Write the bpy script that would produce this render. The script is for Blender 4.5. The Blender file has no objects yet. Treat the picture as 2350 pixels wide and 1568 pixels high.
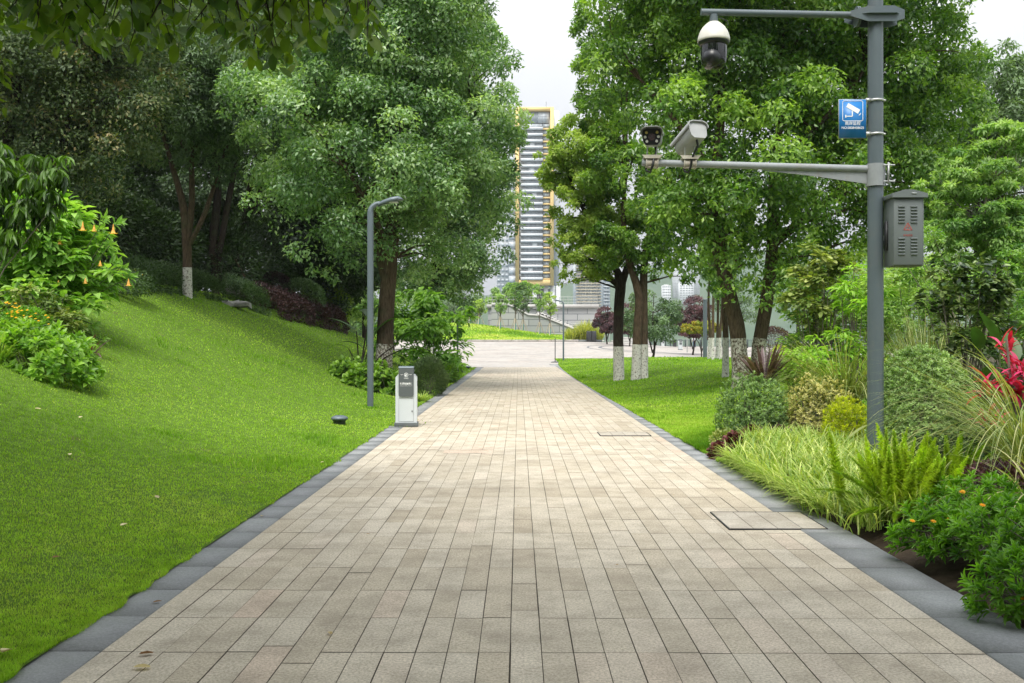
import bpy, math, random
import numpy as np
from mathutils import Vector, Matrix

# ------------------------------------------------------------------ camera, sky, sun, exposure
SC = bpy.context.scene
COL = SC.collection
F = 995.6                      # focal length in pixels of the 1024 wide frame
K = 1024 / 2350.0
EYE = 1.5
PSI = math.atan(6.5 / F)
cam_d = bpy.data.cameras.new("camera")
cam_d.sensor_width = 36.0
cam_d.lens = F / 1024 * 36
cam_d.clip_end = 6000
cam_d.clip_start = 0.05
cam = bpy.data.objects.new("camera", cam_d)
cam.location = (0, 0, EYE)
cam.rotation_euler = (math.radians(90), 0, PSI)
COL.objects.link(cam)
SC.camera = cam

SUN_EL, SUN_AZ = 60.0, 192.0    # azimuth measured from +Y towards +X
world = bpy.data.worlds.new("World")
SC.world = world
world.use_nodes = True
wn = world.node_tree
wbg = wn.nodes["Background"]
sky = wn.nodes.new("ShaderNodeTexSky")
sky.sky_type = 'NISHITA'
sky.sun_disc = False
sky.sun_elevation = math.radians(SUN_EL)
sky.sun_rotation = math.radians(SUN_AZ)
sky.air_density = 1.0
sky.dust_density = 3.0
sky.ozone_density = 1.0
hsv = wn.nodes.new("ShaderNodeHueSaturation")
hsv.inputs["Saturation"].default_value = 0.22
hsv.inputs["Value"].default_value = 1.0
wmix = wn.nodes.new("ShaderNodeMix")          # thin bright cloud deck over the clear sky
wmix.data_type = 'RGBA'
wmix.inputs[0].default_value = 0.72
wtc = wn.nodes.new("ShaderNodeTexCoord")
wno = wn.nodes.new("ShaderNodeTexNoise")
wno.inputs["Scale"].default_value = 1.6
wno.inputs["Detail"].default_value = 3
wra = wn.nodes.new("ShaderNodeValToRGB")
wra.color_ramp.elements[0].color = (8.2, 8.7, 9.3, 1)
wra.color_ramp.elements[1].color = (10.6, 10.7, 10.9, 1)
wra.color_ramp.elements[0].position = 0.35
wra.color_ramp.elements[1].position = 0.65
wn.links.new(wtc.outputs["Generated"], wno.inputs["Vector"])
wn.links.new(wno.outputs["Fac"], wra.inputs["Fac"])
wn.links.new(sky.outputs[0], hsv.inputs["Color"])
wn.links.new(hsv.outputs[0], wmix.inputs[6])
wn.links.new(wra.outputs[0], wmix.inputs[7])
wsx = wn.nodes.new("ShaderNodeSeparateXYZ")
wn.links.new(wtc.outputs["Generated"], wsx.inputs[0])
wmr = wn.nodes.new("ShaderNodeMapRange")
wmr.inputs["From Min"].default_value = 0.0
wmr.inputs["From Max"].default_value = 1.0
wmr.inputs["To Min"].default_value = 0.475
wmr.inputs["To Max"].default_value = 2.1
wn.links.new(wsx.outputs[2], wmr.inputs["Value"])
wgr = wn.nodes.new("ShaderNodeMix")
wgr.data_type = 'RGBA'
wgr.blend_type = 'MULTIPLY'
wgr.inputs[0].default_value = 1.0
wn.links.new(wmix.outputs[2], wgr.inputs[6])
wn.links.new(wmr.outputs[0], wgr.inputs[7])
wn.links.new(wgr.outputs[2], wbg.inputs["Color"])
wbg.inputs["Strength"].default_value = 0.056

sun_d = bpy.data.lights.new("sun", 'SUN')
sun_d.energy = 1.5
sun_d.angle = math.radians(28)
sun_d.color = (1.0, 0.95, 0.86)
sun = bpy.data.objects.new("sun", sun_d)
el, az = math.radians(SUN_EL), math.radians(SUN_AZ)
sdir = Vector((math.sin(az) * math.cos(el), math.cos(az) * math.cos(el), math.sin(el)))
sun.rotation_euler = sdir.to_track_quat('Z', 'Y').to_euler()
sun.location = (20, -10, 60)
COL.objects.link(sun)

SC.view_settings.view_transform = 'Standard'
SC.view_settings.look = 'None'
SC.view_settings.gamma = 1.0
SC.view_settings.exposure = 1.30
SC.cycles.max_bounces = 10
SC.cycles.diffuse_bounces = 7
SC.cycles.glossy_bounces = 2
SC.cycles.transmission_bounces = 6
SC.cycles.transparent_max_bounces = 8
SC.cycles.denoising_prefilter = 'ACCURATE'
SC.cycles.caustics_reflective = False
SC.cycles.caustics_refractive = False

rng = np.random.default_rng(11)
random.seed(11)
PI = math.pi


# ------------------------------------------------------------------ placing
def V(x, y, Y):
    """world point at depth Y seen at (x, y) of the 2350 wide survey drawing"""
    px, py = x * K - 512, 341.5 - y * K
    c, s = math.cos(PSI), math.sin(PSI)
    d = (c * px - s * F, s * px + c * F, py)
    t = Y / d[1]
    return Vector((d[0] * t, Y, EYE + d[2] * t))


def vm(n, Y):
    return n * K * Y / F


def ss(a, b, x):
    t = np.clip((np.asarray(x, float) - a) / (b - a), 0, 1)
    return t * t * (3 - 2 * t)


def plaza_z(X, Y):
    k = ss(6, 26, X)
    return ss(66, 122, Y) * (1.5 * (1 - k) + 0.6 * k)


def H(X, Y):
    X, Y = np.asarray(X, float), np.asarray(Y, float)
    d = np.maximum(0, -X - 2.3)
    d = np.where(d > 9, 9 + (d - 9) * 0.4, d)
    zl = (0.24 * ((d - 2) + np.sqrt((d - 2) ** 2 + 4)) - 0.199) * (1 - ss(50, 64, Y))
    e = np.maximum(0, X - 2.45)
    zr = 0.5 * ss(0, 5, e) * ss(13, 24, Y) * (1 - ss(60, 78, Y)) + 0.12 * ss(0, 0.7, e) * (1 - ss(14, 20, Y))
    return plaza_z(X, Y) + zl + zr


def G(x, Y):
    """ground point at survey column x and depth Y"""
    X = V(x, 783, Y).x
    return Vector((X, Y, float(H(X, Y))))


def edge_left(Y):
    return np.interp(Y, [-10, 4, 12, 30, 57], [-2.27, -2.27, -2.27, -2.3, -2.42])


def edge_right(Y):
    return np.interp(Y, [-10, 4, 12, 21, 30, 40, 52, 62, 70], [2.6, 2.58, 2.5, 2.42, 2.32, 2.28, 2.34, 2.5, 2.8])


_perm = rng.random((64, 64))


def vnoise(x, y, s):
    x, y = np.asarray(x, float) * s + 100, np.asarray(y, float) * s + 100
    xi, yi = np.floor(x).astype(int), np.floor(y).astype(int)
    fx, fy = x - xi, y - yi
    fx, fy = fx * fx * (3 - 2 * fx), fy * fy * (3 - 2 * fy)
    p = lambda i, j: _perm[i % 64, j % 64]
    return (p(xi, yi) * (1 - fx) + p(xi + 1, yi) * fx) * (1 - fy) + (p(xi, yi + 1) * (1 - fx) + p(xi + 1, yi + 1) * fx) * fy


# ------------------------------------------------------------------ mesh building
def unit(a):
    return a / np.maximum(np.linalg.norm(a, axis=-1, keepdims=True), 1e-9)


LEAF = {
    'd': (np.array([(0, 0, 0), (.45, .5, .1), (1, 0, -.08), (.45, -.5, .1)]), np.array([(0, 2, 1), (0, 3, 2)])),
    'l': (np.array([(0, 0, 0), (.28, .42, .09), (.62, .40, .08), (1, 0, -.14), (.62, -.40, .08), (.28, -.42, .09), (.5, 0, 0)]),
          np.array([(0, 6, 1), (1, 6, 2), (2, 6, 3), (3, 6, 4), (4, 6, 5), (5, 6, 0)])),
    'o': (np.array([(0, 0, 0), (.2, .38, .05), (.55, .5, .06), (.9, .28, 0), (1, 0, -.04), (.9, -.28, 0), (.55, -.5, .06), (.2, -.38, .05), (.5, 0, -.02)]),
          np.array([(0, 8, 1), (1, 8, 2), (2, 8, 3), (3, 8, 4), (4, 8, 5), (5, 8, 6), (6, 8, 7), (7, 8, 0)])),
}


class MB:
    def __init__(s):
        s.v, s.f, s.t, s.n = [], [], [], 0

    def add(s, v, f, tint=0.5):
        v, f = np.asarray(v, float).reshape(-1, 3), np.asarray(f, int)
        if len(v) == 0 or len(f) == 0:
            return s
        s.v.append(v)
        s.f.append(f + s.n)
        s.n += len(v)
        s.t.append(np.broadcast_to(np.asarray(tint, float), (len(f),)).copy())
        return s

    def leaves(s, P, A, N, L, W, tint, shape='d'):
        T, Fc = LEAF[shape]
        n = len(P)
        if n == 0:
            return s
        u = unit(A)
        v = unit(np.cross(N, u))
        w = np.cross(u, v)
        L, W = np.broadcast_to(L, (n,)), np.broadcast_to(W, (n,))
        vs = (P[:, None, :] + u[:, None, :] * (T[None, :, 0] * L[:, None])[..., None]
              + v[:, None, :] * (T[None, :, 1] * W[:, None])[..., None]
              + w[:, None, :] * (T[None, :, 2] * L[:, None])[..., None])
        fs = Fc[None] + (np.arange(n) * len(T))[:, None, None]
        return s.add(vs.reshape(-1, 3), fs.reshape(-1, 3), np.repeat(np.broadcast_to(tint, (n,)), len(Fc)))

    def blades(s, P, az, L, W, lean, curl, seg=4, tint=0.5, twist=0.0, stiff=1.0):
        n = len(P)
        L, W, lean, curl = [np.broadcast_to(np.asarray(a, float), (n,)) for a in (L, W, lean, curl)]
        az = np.asarray(az, float)
        hd = np.stack([np.cos(az), np.sin(az), 0 * az], 1)
        sd = np.stack([-np.sin(az + twist), np.cos(az + twist), 0 * az], 1)
        pos = np.array(P, float)
        out = []
        for k in range(seg + 1):
            t = k / seg
            w = W * (0.55 + 0.9 * t if t < .5 else 1.0 * (1 - ((t - .5) * 2) ** 2) + .02) * .5
            out.append(pos - sd * w[:, None])
            out.append(pos + sd * w[:, None])
            th = lean + curl * ((k + .5) / seg) ** stiff
            pos = pos + (hd * np.sin(th)[:, None] + np.array([0, 0, 1.0]) * np.cos(th)[:, None]) * (L / seg)[:, None]
        vs = np.stack(out, 1)
        base = np.arange(n)[:, None] * (2 * (seg + 1))
        fs = np.concatenate([np.stack([base[:, 0] + 2 * k, base[:, 0] + 2 * k + 1, base[:, 0] + 2 * k + 3, base[:, 0] + 2 * k + 2], 1)[:, None] for k in range(seg)], 1)
        return s.add(vs.reshape(-1, 3), fs.reshape(-1, 4), np.repeat(np.broadcast_to(tint, (n,)), seg))

    def tube(s, pts, rad, n=8, cap=True, wob=0.0, tint=0.5, rot=0.0):
        pts = [Vector(p) for p in pts]
        rad = [rad] * len(pts) if np.isscalar(rad) else rad
        m = len(pts)
        d0 = (pts[1] - pts[0]).normalized()
        ref = Vector((1, 0, 0)) if abs(d0.x) < .9 else Vector((0, 1, 0))
        u = (ref - d0 * ref.dot(d0)).normalized()
        vs = []
        for i, p in enumerate(pts):
            d = (pts[min(i + 1, m - 1)] - pts[max(i - 1, 0)]).normalized()
            u = (u - d * u.dot(d)).normalized()
            w = d.cross(u)
            for k in range(n):
                a = 2 * PI * k / n + rot
                r = rad[i] * (1 + wob * (random.random() - .5))
                vs.append(p + (u * math.cos(a) + w * math.sin(a)) * r)
        fs = [(i * n + k, i * n + (k + 1) % n, (i + 1) * n + (k + 1) % n, (i + 1) * n + k) for i in range(m - 1) for k in range(n)]
        s.add(np.array([tuple(v) for v in vs]), fs, tint)
        if cap:
            for j, rev in ((0, True), (m - 1, False)):
                ring = vs[j * n:(j + 1) * n]
                c = sum(ring, Vector()) / n
                f = [(k, (k + 1) % n, n) for k in range(n)]
                s.add(np.array([tuple(v) for v in ring] + [tuple(c)]), [q[::-1] for q in f] if rev else f, tint)
        return s

    def box(s, c, size, rz=0.0, tint=0.5):
        c, h = Vector(c), Vector(size) * .5
        R = Matrix.Rotation(rz, 3, 'Z')
        vs = [tuple(c + R @ Vector((h.x * i, h.y * j, h.z * k))) for i in (-1, 1) for j in (-1, 1) for k in (-1, 1)]
        return s.add(vs, [(0, 1, 3, 2), (4, 6, 7, 5), (0, 4, 5, 1), (2, 3, 7, 6), (0, 2, 6, 4), (1, 5, 7, 3)], tint)

    def prism(s, poly, axis, a, b, tint=0.5):
        """poly: 2D outline, extruded along axis from a to b ('y': (x,z), 'x': (y,z), 'z': (x,y))"""
        def m(p, h):
            return {'y': (p[0], h, p[1]), 'x': (h, p[0], p[1]), 'z': (p[0], p[1], h)}[axis]
        n = len(poly)
        vs = [m(p, a) for p in poly] + [m(p, b) for p in poly]
        s.add(vs, [(k, (k + 1) % n, n + (k + 1) % n, n + k) for k in range(n)], tint)
        cx, cy = sum(p[0] for p in poly) / n, sum(p[1] for p in poly) / n
        for h, q in ((a, 0), (b, 1)):
            s.add([m(p, h) for p in poly] + [m((cx, cy), h)], [((k + 1) % n, k, n) if q == 0 else (k, (k + 1) % n, n) for k in range(n)], tint)
        return s

    def lathe(s, prof, c=(0, 0, 0), n=28, tint=0.5):
        c = np.array(c, float)
        a = np.arange(n) * 2 * PI / n
        vs = np.concatenate([np.stack([r * np.cos(a), r * np.sin(a), 0 * a + z], 1) for r, z in prof]) + c
        m = len(prof)
        fs = [(i * n + k, i * n + (k + 1) % n, (i + 1) * n + (k + 1) % n, (i + 1) * n + k) for i in range(m - 1) for k in range(n)]
        return s.add(vs, fs, tint)

    def grid(s, xs, ys, zf, tint=0.5):
        X, Y = np.meshgrid(xs, ys)
        return s.sheet(X, Y, zf(X, Y), tint)

    def sheet(s, X, Y, Z, tint=0.5):
        r, c = X.shape
        i = np.arange(r * c).reshape(r, c)
        fs = np.stack([i[:-1, :-1], i[:-1, 1:], i[1:, 1:], i[1:, :-1]], -1).reshape(-1, 4)
        return s.add(np.stack([X, Y, Z], -1).reshape(-1, 3), fs, tint)

    def build(s, name, mat, parent=None, loc=None, smooth=False, bevel=0.0, link=True):
        off = Vector((0, 0, 0))
        p = parent
        while p is not None:
            off = off + p.location
            p = p.parent
        if loc is not None:
            off = off + Vector(loc)
        v = np.concatenate(s.v) - np.array(off)
        me = bpy.data.meshes.new(name)
        me.vertices.add(len(v))
        me.vertices.foreach_set("co", v.astype(np.float32).ravel())
        cnt = np.concatenate([np.full(len(f), f.shape[1]) for f in s.f])
        loops = np.concatenate([f.ravel() for f in s.f])
        me.loops.add(len(loops))
        me.loops.foreach_set("vertex_index", loops.astype(np.int32))
        me.polygons.add(len(cnt))
        me.polygons.foreach_set("loop_start", np.concatenate([[0], np.cumsum(cnt)[:-1]]).astype(np.int32))
        me.polygons.foreach_set("loop_total", cnt.astype(np.int32))
        me.update(calc_edges=True)
        at = me.attributes.new("tint", 'FLOAT', 'FACE')
        at.data.foreach_set("value", np.concatenate(s.t).astype(np.float32))
        if smooth:
            me.polygons.foreach_set("use_smooth", np.ones(len(cnt), bool))
        for m in (mat if isinstance(mat, (list, tuple)) else [mat]):
            me.materials.append(m)
        o = bpy.data.objects.new(name, me)
        COL.objects.link(o)
        o.parent = parent
        if loc is not None:
            o.location = loc
        if bevel:
            b = o.modifiers.new("bevel", 'BEVEL')
            b.width = bevel
            b.segments = 2
            b.limit_method = 'ANGLE'
            b.angle_limit = math.radians(40)
        return o


def tag(o, label=None, cat=None, group=None, kind=None):
    for k, v in (("label", label), ("category", cat), ("group", group), ("kind", kind)):
        if v:
            o[k] = v
    return o


def thing(name, label, cat, loc=(0, 0, 0), group=None, rz=0.0):
    o = bpy.data.objects.new(name, None)
    o.empty_display_size = .2
    COL.objects.link(o)
    o.location = loc
    o.rotation_euler = (0, 0, rz)
    return tag(o, label, cat, group)


def dup(root, loc, rz=0.0, label=None, scale=1.0):
    r = root.copy()
    COL.objects.link(r)
    r.location = loc
    r.rotation_euler = (0, 0, rz)
    r.scale = (scale,) * 3
    if label:
        r['label'] = label
    for ch in list(root.children):
        c = ch.copy()
        COL.objects.link(c)
        c.parent = r
        for g in ch.children:
            d = g.copy()
            COL.objects.link(d)
            d.parent = c
    return r


# ------------------------------------------------------------------ materials
def mat_new(name):
    m = bpy.data.materials.new(name)
    m.use_nodes = True
    nt = m.node_tree
    return m, nt, nt.nodes["Principled BSDF"], nt.nodes["Material Output"]


def N(nt, t, **kw):
    n = nt.nodes.new(t)
    for k, v in kw.items():
        if k in n.inputs:
            n.inputs[k].default_value = v
        else:
            setattr(n, k, v)
    return n


def c4(c):
    return (c[0], c[1], c[2], 1)


def mixc(nt, fac, a, b, mode='MIX'):
    m = nt.nodes.new("ShaderNodeMix")
    m.data_type = 'RGBA'
    m.blend_type = mode
    for i, v in ((0, fac), (6, a), (7, b)):
        if hasattr(v, 'is_linked') or hasattr(v, 'links'):
            nt.links.new(v, m.inputs[i])
        else:
            m.inputs[i].default_value = v if i == 0 else c4(v)
    return m.outputs[2]


def ramp(nt, src, stops):
    r = nt.nodes.new("ShaderNodeValToRGB")
    e = r.color_ramp.elements
    while len(e) < len(stops):
        e.new(.5)
    for q, (p, c) in zip(e, stops):
        q.position = p
        q.color = c4(c) if not np.isscalar(c) else (c, c, c, 1)
    nt.links.new(src, r.inputs["Fac"])
    return r.outputs["Color"]


def leafmat(name, dark, light, trans=0.35, rough=0.45, spec=0.5, mid=None, sheen=None):
    m, nt, b, out = mat_new(name)
    at = N(nt, "ShaderNodeAttribute", attribute_name="tint")
    st = [(0, dark), (1, light)] if mid is None else [(0, dark), (.5, mid), (1, light)]
    col = ramp(nt, at.outputs["Fac"], st)
    tc = N(nt, "ShaderNodeNewGeometry")
    no = N(nt, "ShaderNodeTexNoise", Scale=9.0, Detail=2)
    nt.links.new(tc.outputs["Position"], no.inputs["Vector"])
    v = ramp(nt, no.outputs["Fac"], [(.3, .98), (.7, 1.42)])
    col = mixc(nt, 1.0, col, v, 'MULTIPLY')
    nt.links.new(col, b.inputs["Base Color"])
    b.inputs["Roughness"].default_value = rough
    b.inputs["Specular IOR Level"].default_value = spec
    tr = N(nt, "ShaderNodeBsdfTranslucent")
    tcol = mixc(nt, 1.0, col, (1.25, 1.35, .45), 'MULTIPLY')
    nt.links.new(tcol, tr.inputs["Color"])
    mx = N(nt, "ShaderNodeMixShader", Fac=trans)
    nt.links.new(b.outputs[0], mx.inputs[1])
    nt.links.new(tr.outputs[0], mx.inputs[2])
    nt.links.new(mx.outputs[0], out.inputs["Surface"])
    return m


def plain(name, col, rough=0.5, metal=0.0, var=0.12, scale=6.0, spec=0.5, bump=0.0, dirt=None):
    m, nt, b, out = mat_new(name)
    g = N(nt, "ShaderNodeTexCoord")
    no = N(nt, "ShaderNodeTexNoise", Scale=scale, Detail=6, Roughness=.6)
    nt.links.new(g.outputs["Object"], no.inputs["Vector"])
    lo, hi = [max(0, c * (1 - var)) for c in col], [min(1, c * (1 + var)) for c in col]
    cc = ramp(nt, no.outputs["Fac"], [(.3, lo), (.7, hi)])
    if dirt:
        n2 = N(nt, "ShaderNodeTexNoise", Scale=scale * .5, Detail=8, Roughness=.7)
        nt.links.new(g.outputs["Object"], n2.inputs["Vector"])
        f = ramp(nt, n2.outputs["Fac"], [(.52, 0.0), (.72, .7)])
        cc = mixc(nt, f, cc, dirt)
    nt.links.new(cc, b.inputs["Base Color"])
    b.inputs["Roughness"].default_value = rough
    b.inputs["Metallic"].default_value = metal
    b.inputs["Specular IOR Level"].default_value = spec
    if bump:
        bp = N(nt, "ShaderNodeBump", Strength=bump, Distance=.02)
        nt.links.new(no.outputs["Fac"], bp.inputs["Height"])
        nt.links.new(bp.outputs[0], b.inputs["Normal"])
    return m


def barkmat(name, a, b_, paint=None):
    """ridged bark; tint > 0.75 marks the limewashed foot of the trunk"""
    m, nt, b, out = mat_new(name)
    g = N(nt, "ShaderNodeNewGeometry")
    mp = N(nt, "ShaderNodeMapping")
    mp.inputs["Scale"].default_value = (1, 1, .16)
    nt.links.new(g.outputs["Position"], mp.inputs["Vector"])
    no = N(nt, "ShaderNodeTexNoise", Scale=34, Detail=7, Roughness=.65)
    nt.links.new(mp.outputs[0], no.inputs["Vector"])
    n2 = N(nt, "ShaderNodeTexNoise", Scale=2.2, Detail=4)
    nt.links.new(g.outputs["Position"], n2.inputs["Vector"])
    col = ramp(nt, no.outputs["Fac"], [(.36, a), (.64, b_)])
    mo = ramp(nt, n2.outputs["Fac"], [(.52, 0.0), (.68, .45)])
    col = mixc(nt, mo, col, (.06, .075, .035))
    if paint:
        at = N(nt, "ShaderNodeAttribute", attribute_name="tint")
        n3 = N(nt, "ShaderNodeTexNoise", Scale=17, Detail=8, Roughness=.75)
        nt.links.new(g.outputs["Position"], n3.inputs["Vector"])
        wear = ramp(nt, n3.outputs["Fac"], [(paint[1] - .05, 1.0), (paint[1] + .05, 0.0)])
        on = N(nt, "ShaderNodeMath", operation='GREATER_THAN')
        nt.links.new(at.outputs["Fac"], on.inputs[0])
        on.inputs[1].default_value = .75
        mu = N(nt, "ShaderNodeMath", operation='MULTIPLY')
        nt.links.new(on.outputs[0], mu.inputs[0])
        nt.links.new(wear, mu.inputs[1])
        col = mixc(nt, mu.outputs[0], col, paint[0])
    nt.links.new(col, b.inputs["Base Color"])
    b.inputs["Roughness"].default_value = .9
    b.inputs["Specular IOR Level"].default_value = .15
    bp = N(nt, "ShaderNodeBump", Strength=.8, Distance=.03)
    nt.links.new(no.outputs["Fac"], bp.inputs["Height"])
    nt.links.new(bp.outputs[0], b.inputs["Normal"])
    return m


def soilmat(name, a, b_, scale=5, bare=None):
    m, nt, b, out = mat_new(name)
    g = N(nt, "ShaderNodeNewGeometry")
    no = N(nt, "ShaderNodeTexNoise", Scale=scale, Detail=9, Roughness=.7)
    nt.links.new(g.outputs["Position"], no.inputs["Vector"])
    col = ramp(nt, no.outputs["Fac"], [(.32, a), (.68, b_)])
    if bare:
        n2 = N(nt, "ShaderNodeTexNoise", Scale=bare[1], Detail=7, Roughness=.65)
        nt.links.new(g.outputs["Position"], n2.inputs["Vector"])
        col = mixc(nt, ramp(nt, n2.outputs["Fac"], [(bare[2] + .02, 0.0), (bare[2] + .12, .7)]), col, bare[0])
    nt.links.new(col, b.inputs["Base Color"])
    b.inputs["Roughness"].default_value = .95
    b.inputs["Specular IOR Level"].default_value = .1
    bp = N(nt, "ShaderNodeBump", Strength=.7, Distance=.05)
    nt.links.new(no.outputs["Fac"], bp.inputs["Height"])
    nt.links.new(bp.outputs[0], b.inputs["Normal"])
    return m


def stonemat(name, stops, grain=.25, rough=.8, stain=(.20, .165, .12), stain_amt=.55):
    """slabs: tint picks each slab's own colour, with fine grain and soft stains"""
    m, nt, b, out = mat_new(name)
    at = N(nt, "ShaderNodeAttribute", attribute_name="tint")
    col = ramp(nt, at.outputs["Fac"], stops)
    g = N(nt, "ShaderNodeNewGeometry")
    n1 = N(nt, "ShaderNodeTexNoise", Scale=70, Detail=6, Roughness=.8)
    n2 = N(nt, "ShaderNodeTexNoise", Scale=3.1, Detail=7, Roughness=.68)
    n3 = N(nt, "ShaderNodeTexNoise", Scale=.42, Detail=4, Roughness=.6)
    for n in (n1, n2, n3):
        nt.links.new(g.outputs["Position"], n.inputs["Vector"])
    col = mixc(nt, 1.0, col, ramp(nt, n1.outputs["Fac"], [(.38, 1 - grain), (.62, 1 + grain)]), 'MULTIPLY')
    col = mixc(nt, ramp(nt, n2.outputs["Fac"], [(.42, 0.0), (.72, stain_amt)]), col, stain)
    col = mixc(nt, 1.0, col, ramp(nt, n3.outputs["Fac"], [(.3, .86), (.7, 1.1)]), 'MULTIPLY')
    nt.links.new(col, b.inputs["Base Color"])
    b.inputs["Roughness"].default_value = rough
    b.inputs["Specular IOR Level"].default_value = .3
    bp = N(nt, "ShaderNodeBump", Strength=.25, Distance=.004)
    nt.links.new(n1.outputs["Fac"], bp.inputs["Height"])
    nt.links.new(bp.outputs[0], b.inputs["Normal"])
    return m


M = {}
M['soil'] = soilmat("soil", (.025, .018, .012), (.075, .055, .038), 6)
M['turf'] = soilmat("turf", (.060, .115, .012), (.13, .22, .03), 9, ((.115, .085, .05), 1.3, .60))
M['grass'] = leafmat("grass blades", (.085, .205, .006), (.58, .58, .15), .42, .6, .25, mid=(.28, .44, .038))
M['joint'] = soilmat("joint mortar", (.085, .073, .058), (.16, .14, .115), 20)
M['paver'] = stonemat("granite pavers", [(0, (.42, .36, .272)), (.35, (.485, .425, .33)), (.7, (.53, .472, .38)), (1, (.545, .44, .345))], .36)
M['kerb'] = stonemat("blue grey kerb stone", [(0, (.235, .242, .245)), (1, (.31, .317, .318))], .2, .75, (.12, .125, .125), .3)
M['plaza'] = stonemat("plaza slabs", [(0, (.35, .325, .30)), (.5, (.41, .385, .36)), (1, (.44, .39, .35))], .15)
M['dark_line'] = plain("dark inlay stone", (.09, .10, .11), .7)
M['camphor'] = leafmat("camphor leaves", (.045, .105, .034), (.34, .46, .22), .46, .34, .9, mid=(.155, .275, .105))
M['camphor_r'] = leafmat("broad bright leaves", (.038, .105, .018), (.28, .42, .075), .48, .38, .7, mid=(.115, .225, .038))
M['lightleaf'] = leafmat("young light leaves", (.14, .24, .04), (.42, .52, .13), .5, .45, .4)
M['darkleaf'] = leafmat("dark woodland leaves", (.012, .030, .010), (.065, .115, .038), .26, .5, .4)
M['midleaf'] = leafmat("feathery leaves", (.036, .08, .032), (.18, .27, .13), .35, .45, .5)
M['brownleaf'] = leafmat("leaves with russet pods", (.04, .075, .028), (.36, .27, .14), .35, .55, .4, mid=(.13, .175, .075))
M['overleaf'] = leafmat("overhanging leaves", (.035, .078, .009), (.13, .19, .02), .6, .4, .4)
M['brug'] = leafmat("soft broad leaves", (.08, .19, .022), (.31, .48, .11), .42, .5, .5, mid=(.17, .32, .055))
M['brugdark'] = leafmat("dark long leaves", (.020, .055, .008), (.10, .20, .018), .38, .4, .5)
M['hyd'] = leafmat("glossy rosette leaves", (.07, .19, .015), (.30, .49, .06), .4, .4, .5)
M['hosta'] = leafmat("rounded ground leaves", (.05, .13, .014), (.22, .36, .045), .35, .45, .45)
M['grey_shrub'] = leafmat("small grey green leaves", (.05, .11, .034), (.36, .50, .20), .28, .5, .5, mid=(.17, .27, .09))
M['cream_shrub'] = leafmat("cream variegated leaves", (.10, .13, .03), (.66, .60, .28), .28, .5, .4, mid=(.38, .37, .13))
M['yellow_shrub'] = leafmat("acid yellow leaves", (.18, .26, .012), (.62, .64, .030), .42, .5, .4)
M['rosemary'] = leafmat("fine grey needles", (.035, .070, .025), (.13, .19, .075), .2, .6, .3)
M['fern'] = leafmat("foxtail fern", (.13, .27, .02), (.50, .60, .08), .5, .5, .4)
M['marig'] = leafmat("bright bushy leaves", (.05, .155, .012), (.22, .43, .04), .4, .38, .5)
M['lir'] = leafmat("striped ground grass", (.060, .14, .012), (.52, .56, .19), .35, .45, .4, mid=(.22, .33, .060))
M['fount'] = leafmat("fountain grass", (.075, .125, .028), (.40, .39, .17), .3, .5, .4, mid=(.19, .25, .075))
M['vario'] = leafmat("pale variegated leaves", (.035, .075, .014), (.36, .40, .13), .3, .45, .4, mid=(.15, .21, .05))
M['camel'] = leafmat("leathery leaves", (.015, .040, .010), (.22, .29, .10), .22, .3, .6, mid=(.045, .085, .018))
M['feath'] = leafmat("pale feathery leaves", (.085, .19, .045), (.40, .52, .22), .48, .45, .4, mid=(.22, .35, .10))
M['cord'] = leafmat("purple strap leaves", (.045, .022, .024), (.21, .125, .13), .2, .4, .5, mid=(.10, .055, .060))
M['red'] = leafmat("crimson leaves", (.13, .008, .025), (.74, .055, .19), .35, .4, .5, mid=(.42, .016, .075))
M['canna'] = leafmat("broad green leaf", (.025, .07, .012), (.06, .13, .02), .3, .4, .5)
M['burg'] = leafmat("burgundy leaves", (.035, .010, .012), (.17, .050, .048), .2, .5, .4)
M['burghedge'] = leafmat("burgundy hedge leaves", (.018, .012, .013), (.095, .045, .050), .2, .5, .4)
M['plum'] = leafmat("plum leaves", (.030, .018, .024), (.14, .065, .075), .25, .5, .4)
M['maple'] = leafmat("yellow maple leaves", (.12, .17, .015), (.42, .28, .05), .35, .5, .4, mid=(.25, .27, .02))
M['reed'] = leafmat("yellow reeds", (.12, .17, .02), (.55, .52, .12), .35, .5, .4, mid=(.30, .33, .05))
M['orange'] = leafmat("orange petals", (.68, .30, .006), (.82, .50, .02), .3, .5, .3)
M['yellowfl'] = leafmat("golden petals", (.62, .34, .008), (.80, .52, .02), .3, .5, .3)
M['trumpet'] = leafmat("apricot trumpet petals", (.60, .36, .10), (.72, .38, .06), .35, .5, .3)
M['litter'] = leafmat("dry leaf", (.20, .085, .03), (.55, .48, .28), .15, .7, .2)
WASH = ((.62, .61, .57), .565)
M['bark'] = barkmat("brown bark", (.045, .032, .021), (.135, .098, .066), WASH)
M['bark_worn'] = barkmat("bark with worn limewash", (.045, .032, .021), (.13, .095, .065), ((.56, .54, .48), .495))
M['barkdark'] = barkmat("dark bark", (.018, .014, .011), (.055, .043, .033), WASH)
M['barkpale'] = barkmat("pale young bark", (.10, .085, .065), (.22, .19, .15), WASH)
M['twig'] = plain("grey twigs", (.17, .15, .12), .9)
M['stem'] = plain("green stems", (.07, .10, .03), .7)
M['pole'] = plain("blue grey paint", (.085, .112, .125), .42, .0, .08, 3, .5, dirt=(.11, .115, .11))
M['polelight'] = plain("weathered pale grey paint", (.25, .27, .28), .5, .0, .1, 8, .5, dirt=(.17, .15, .12))
M['lamp'] = plain("slate lamp paint", (.115, .145, .165), .4, .2, .06, 3)
M['lampdark'] = plain("dark paint and shaded lamp tone", (.03, .04, .045), .45)
M['lens'] = plain("frosted lamp lens", (.55, .56, .54), .4)
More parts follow.
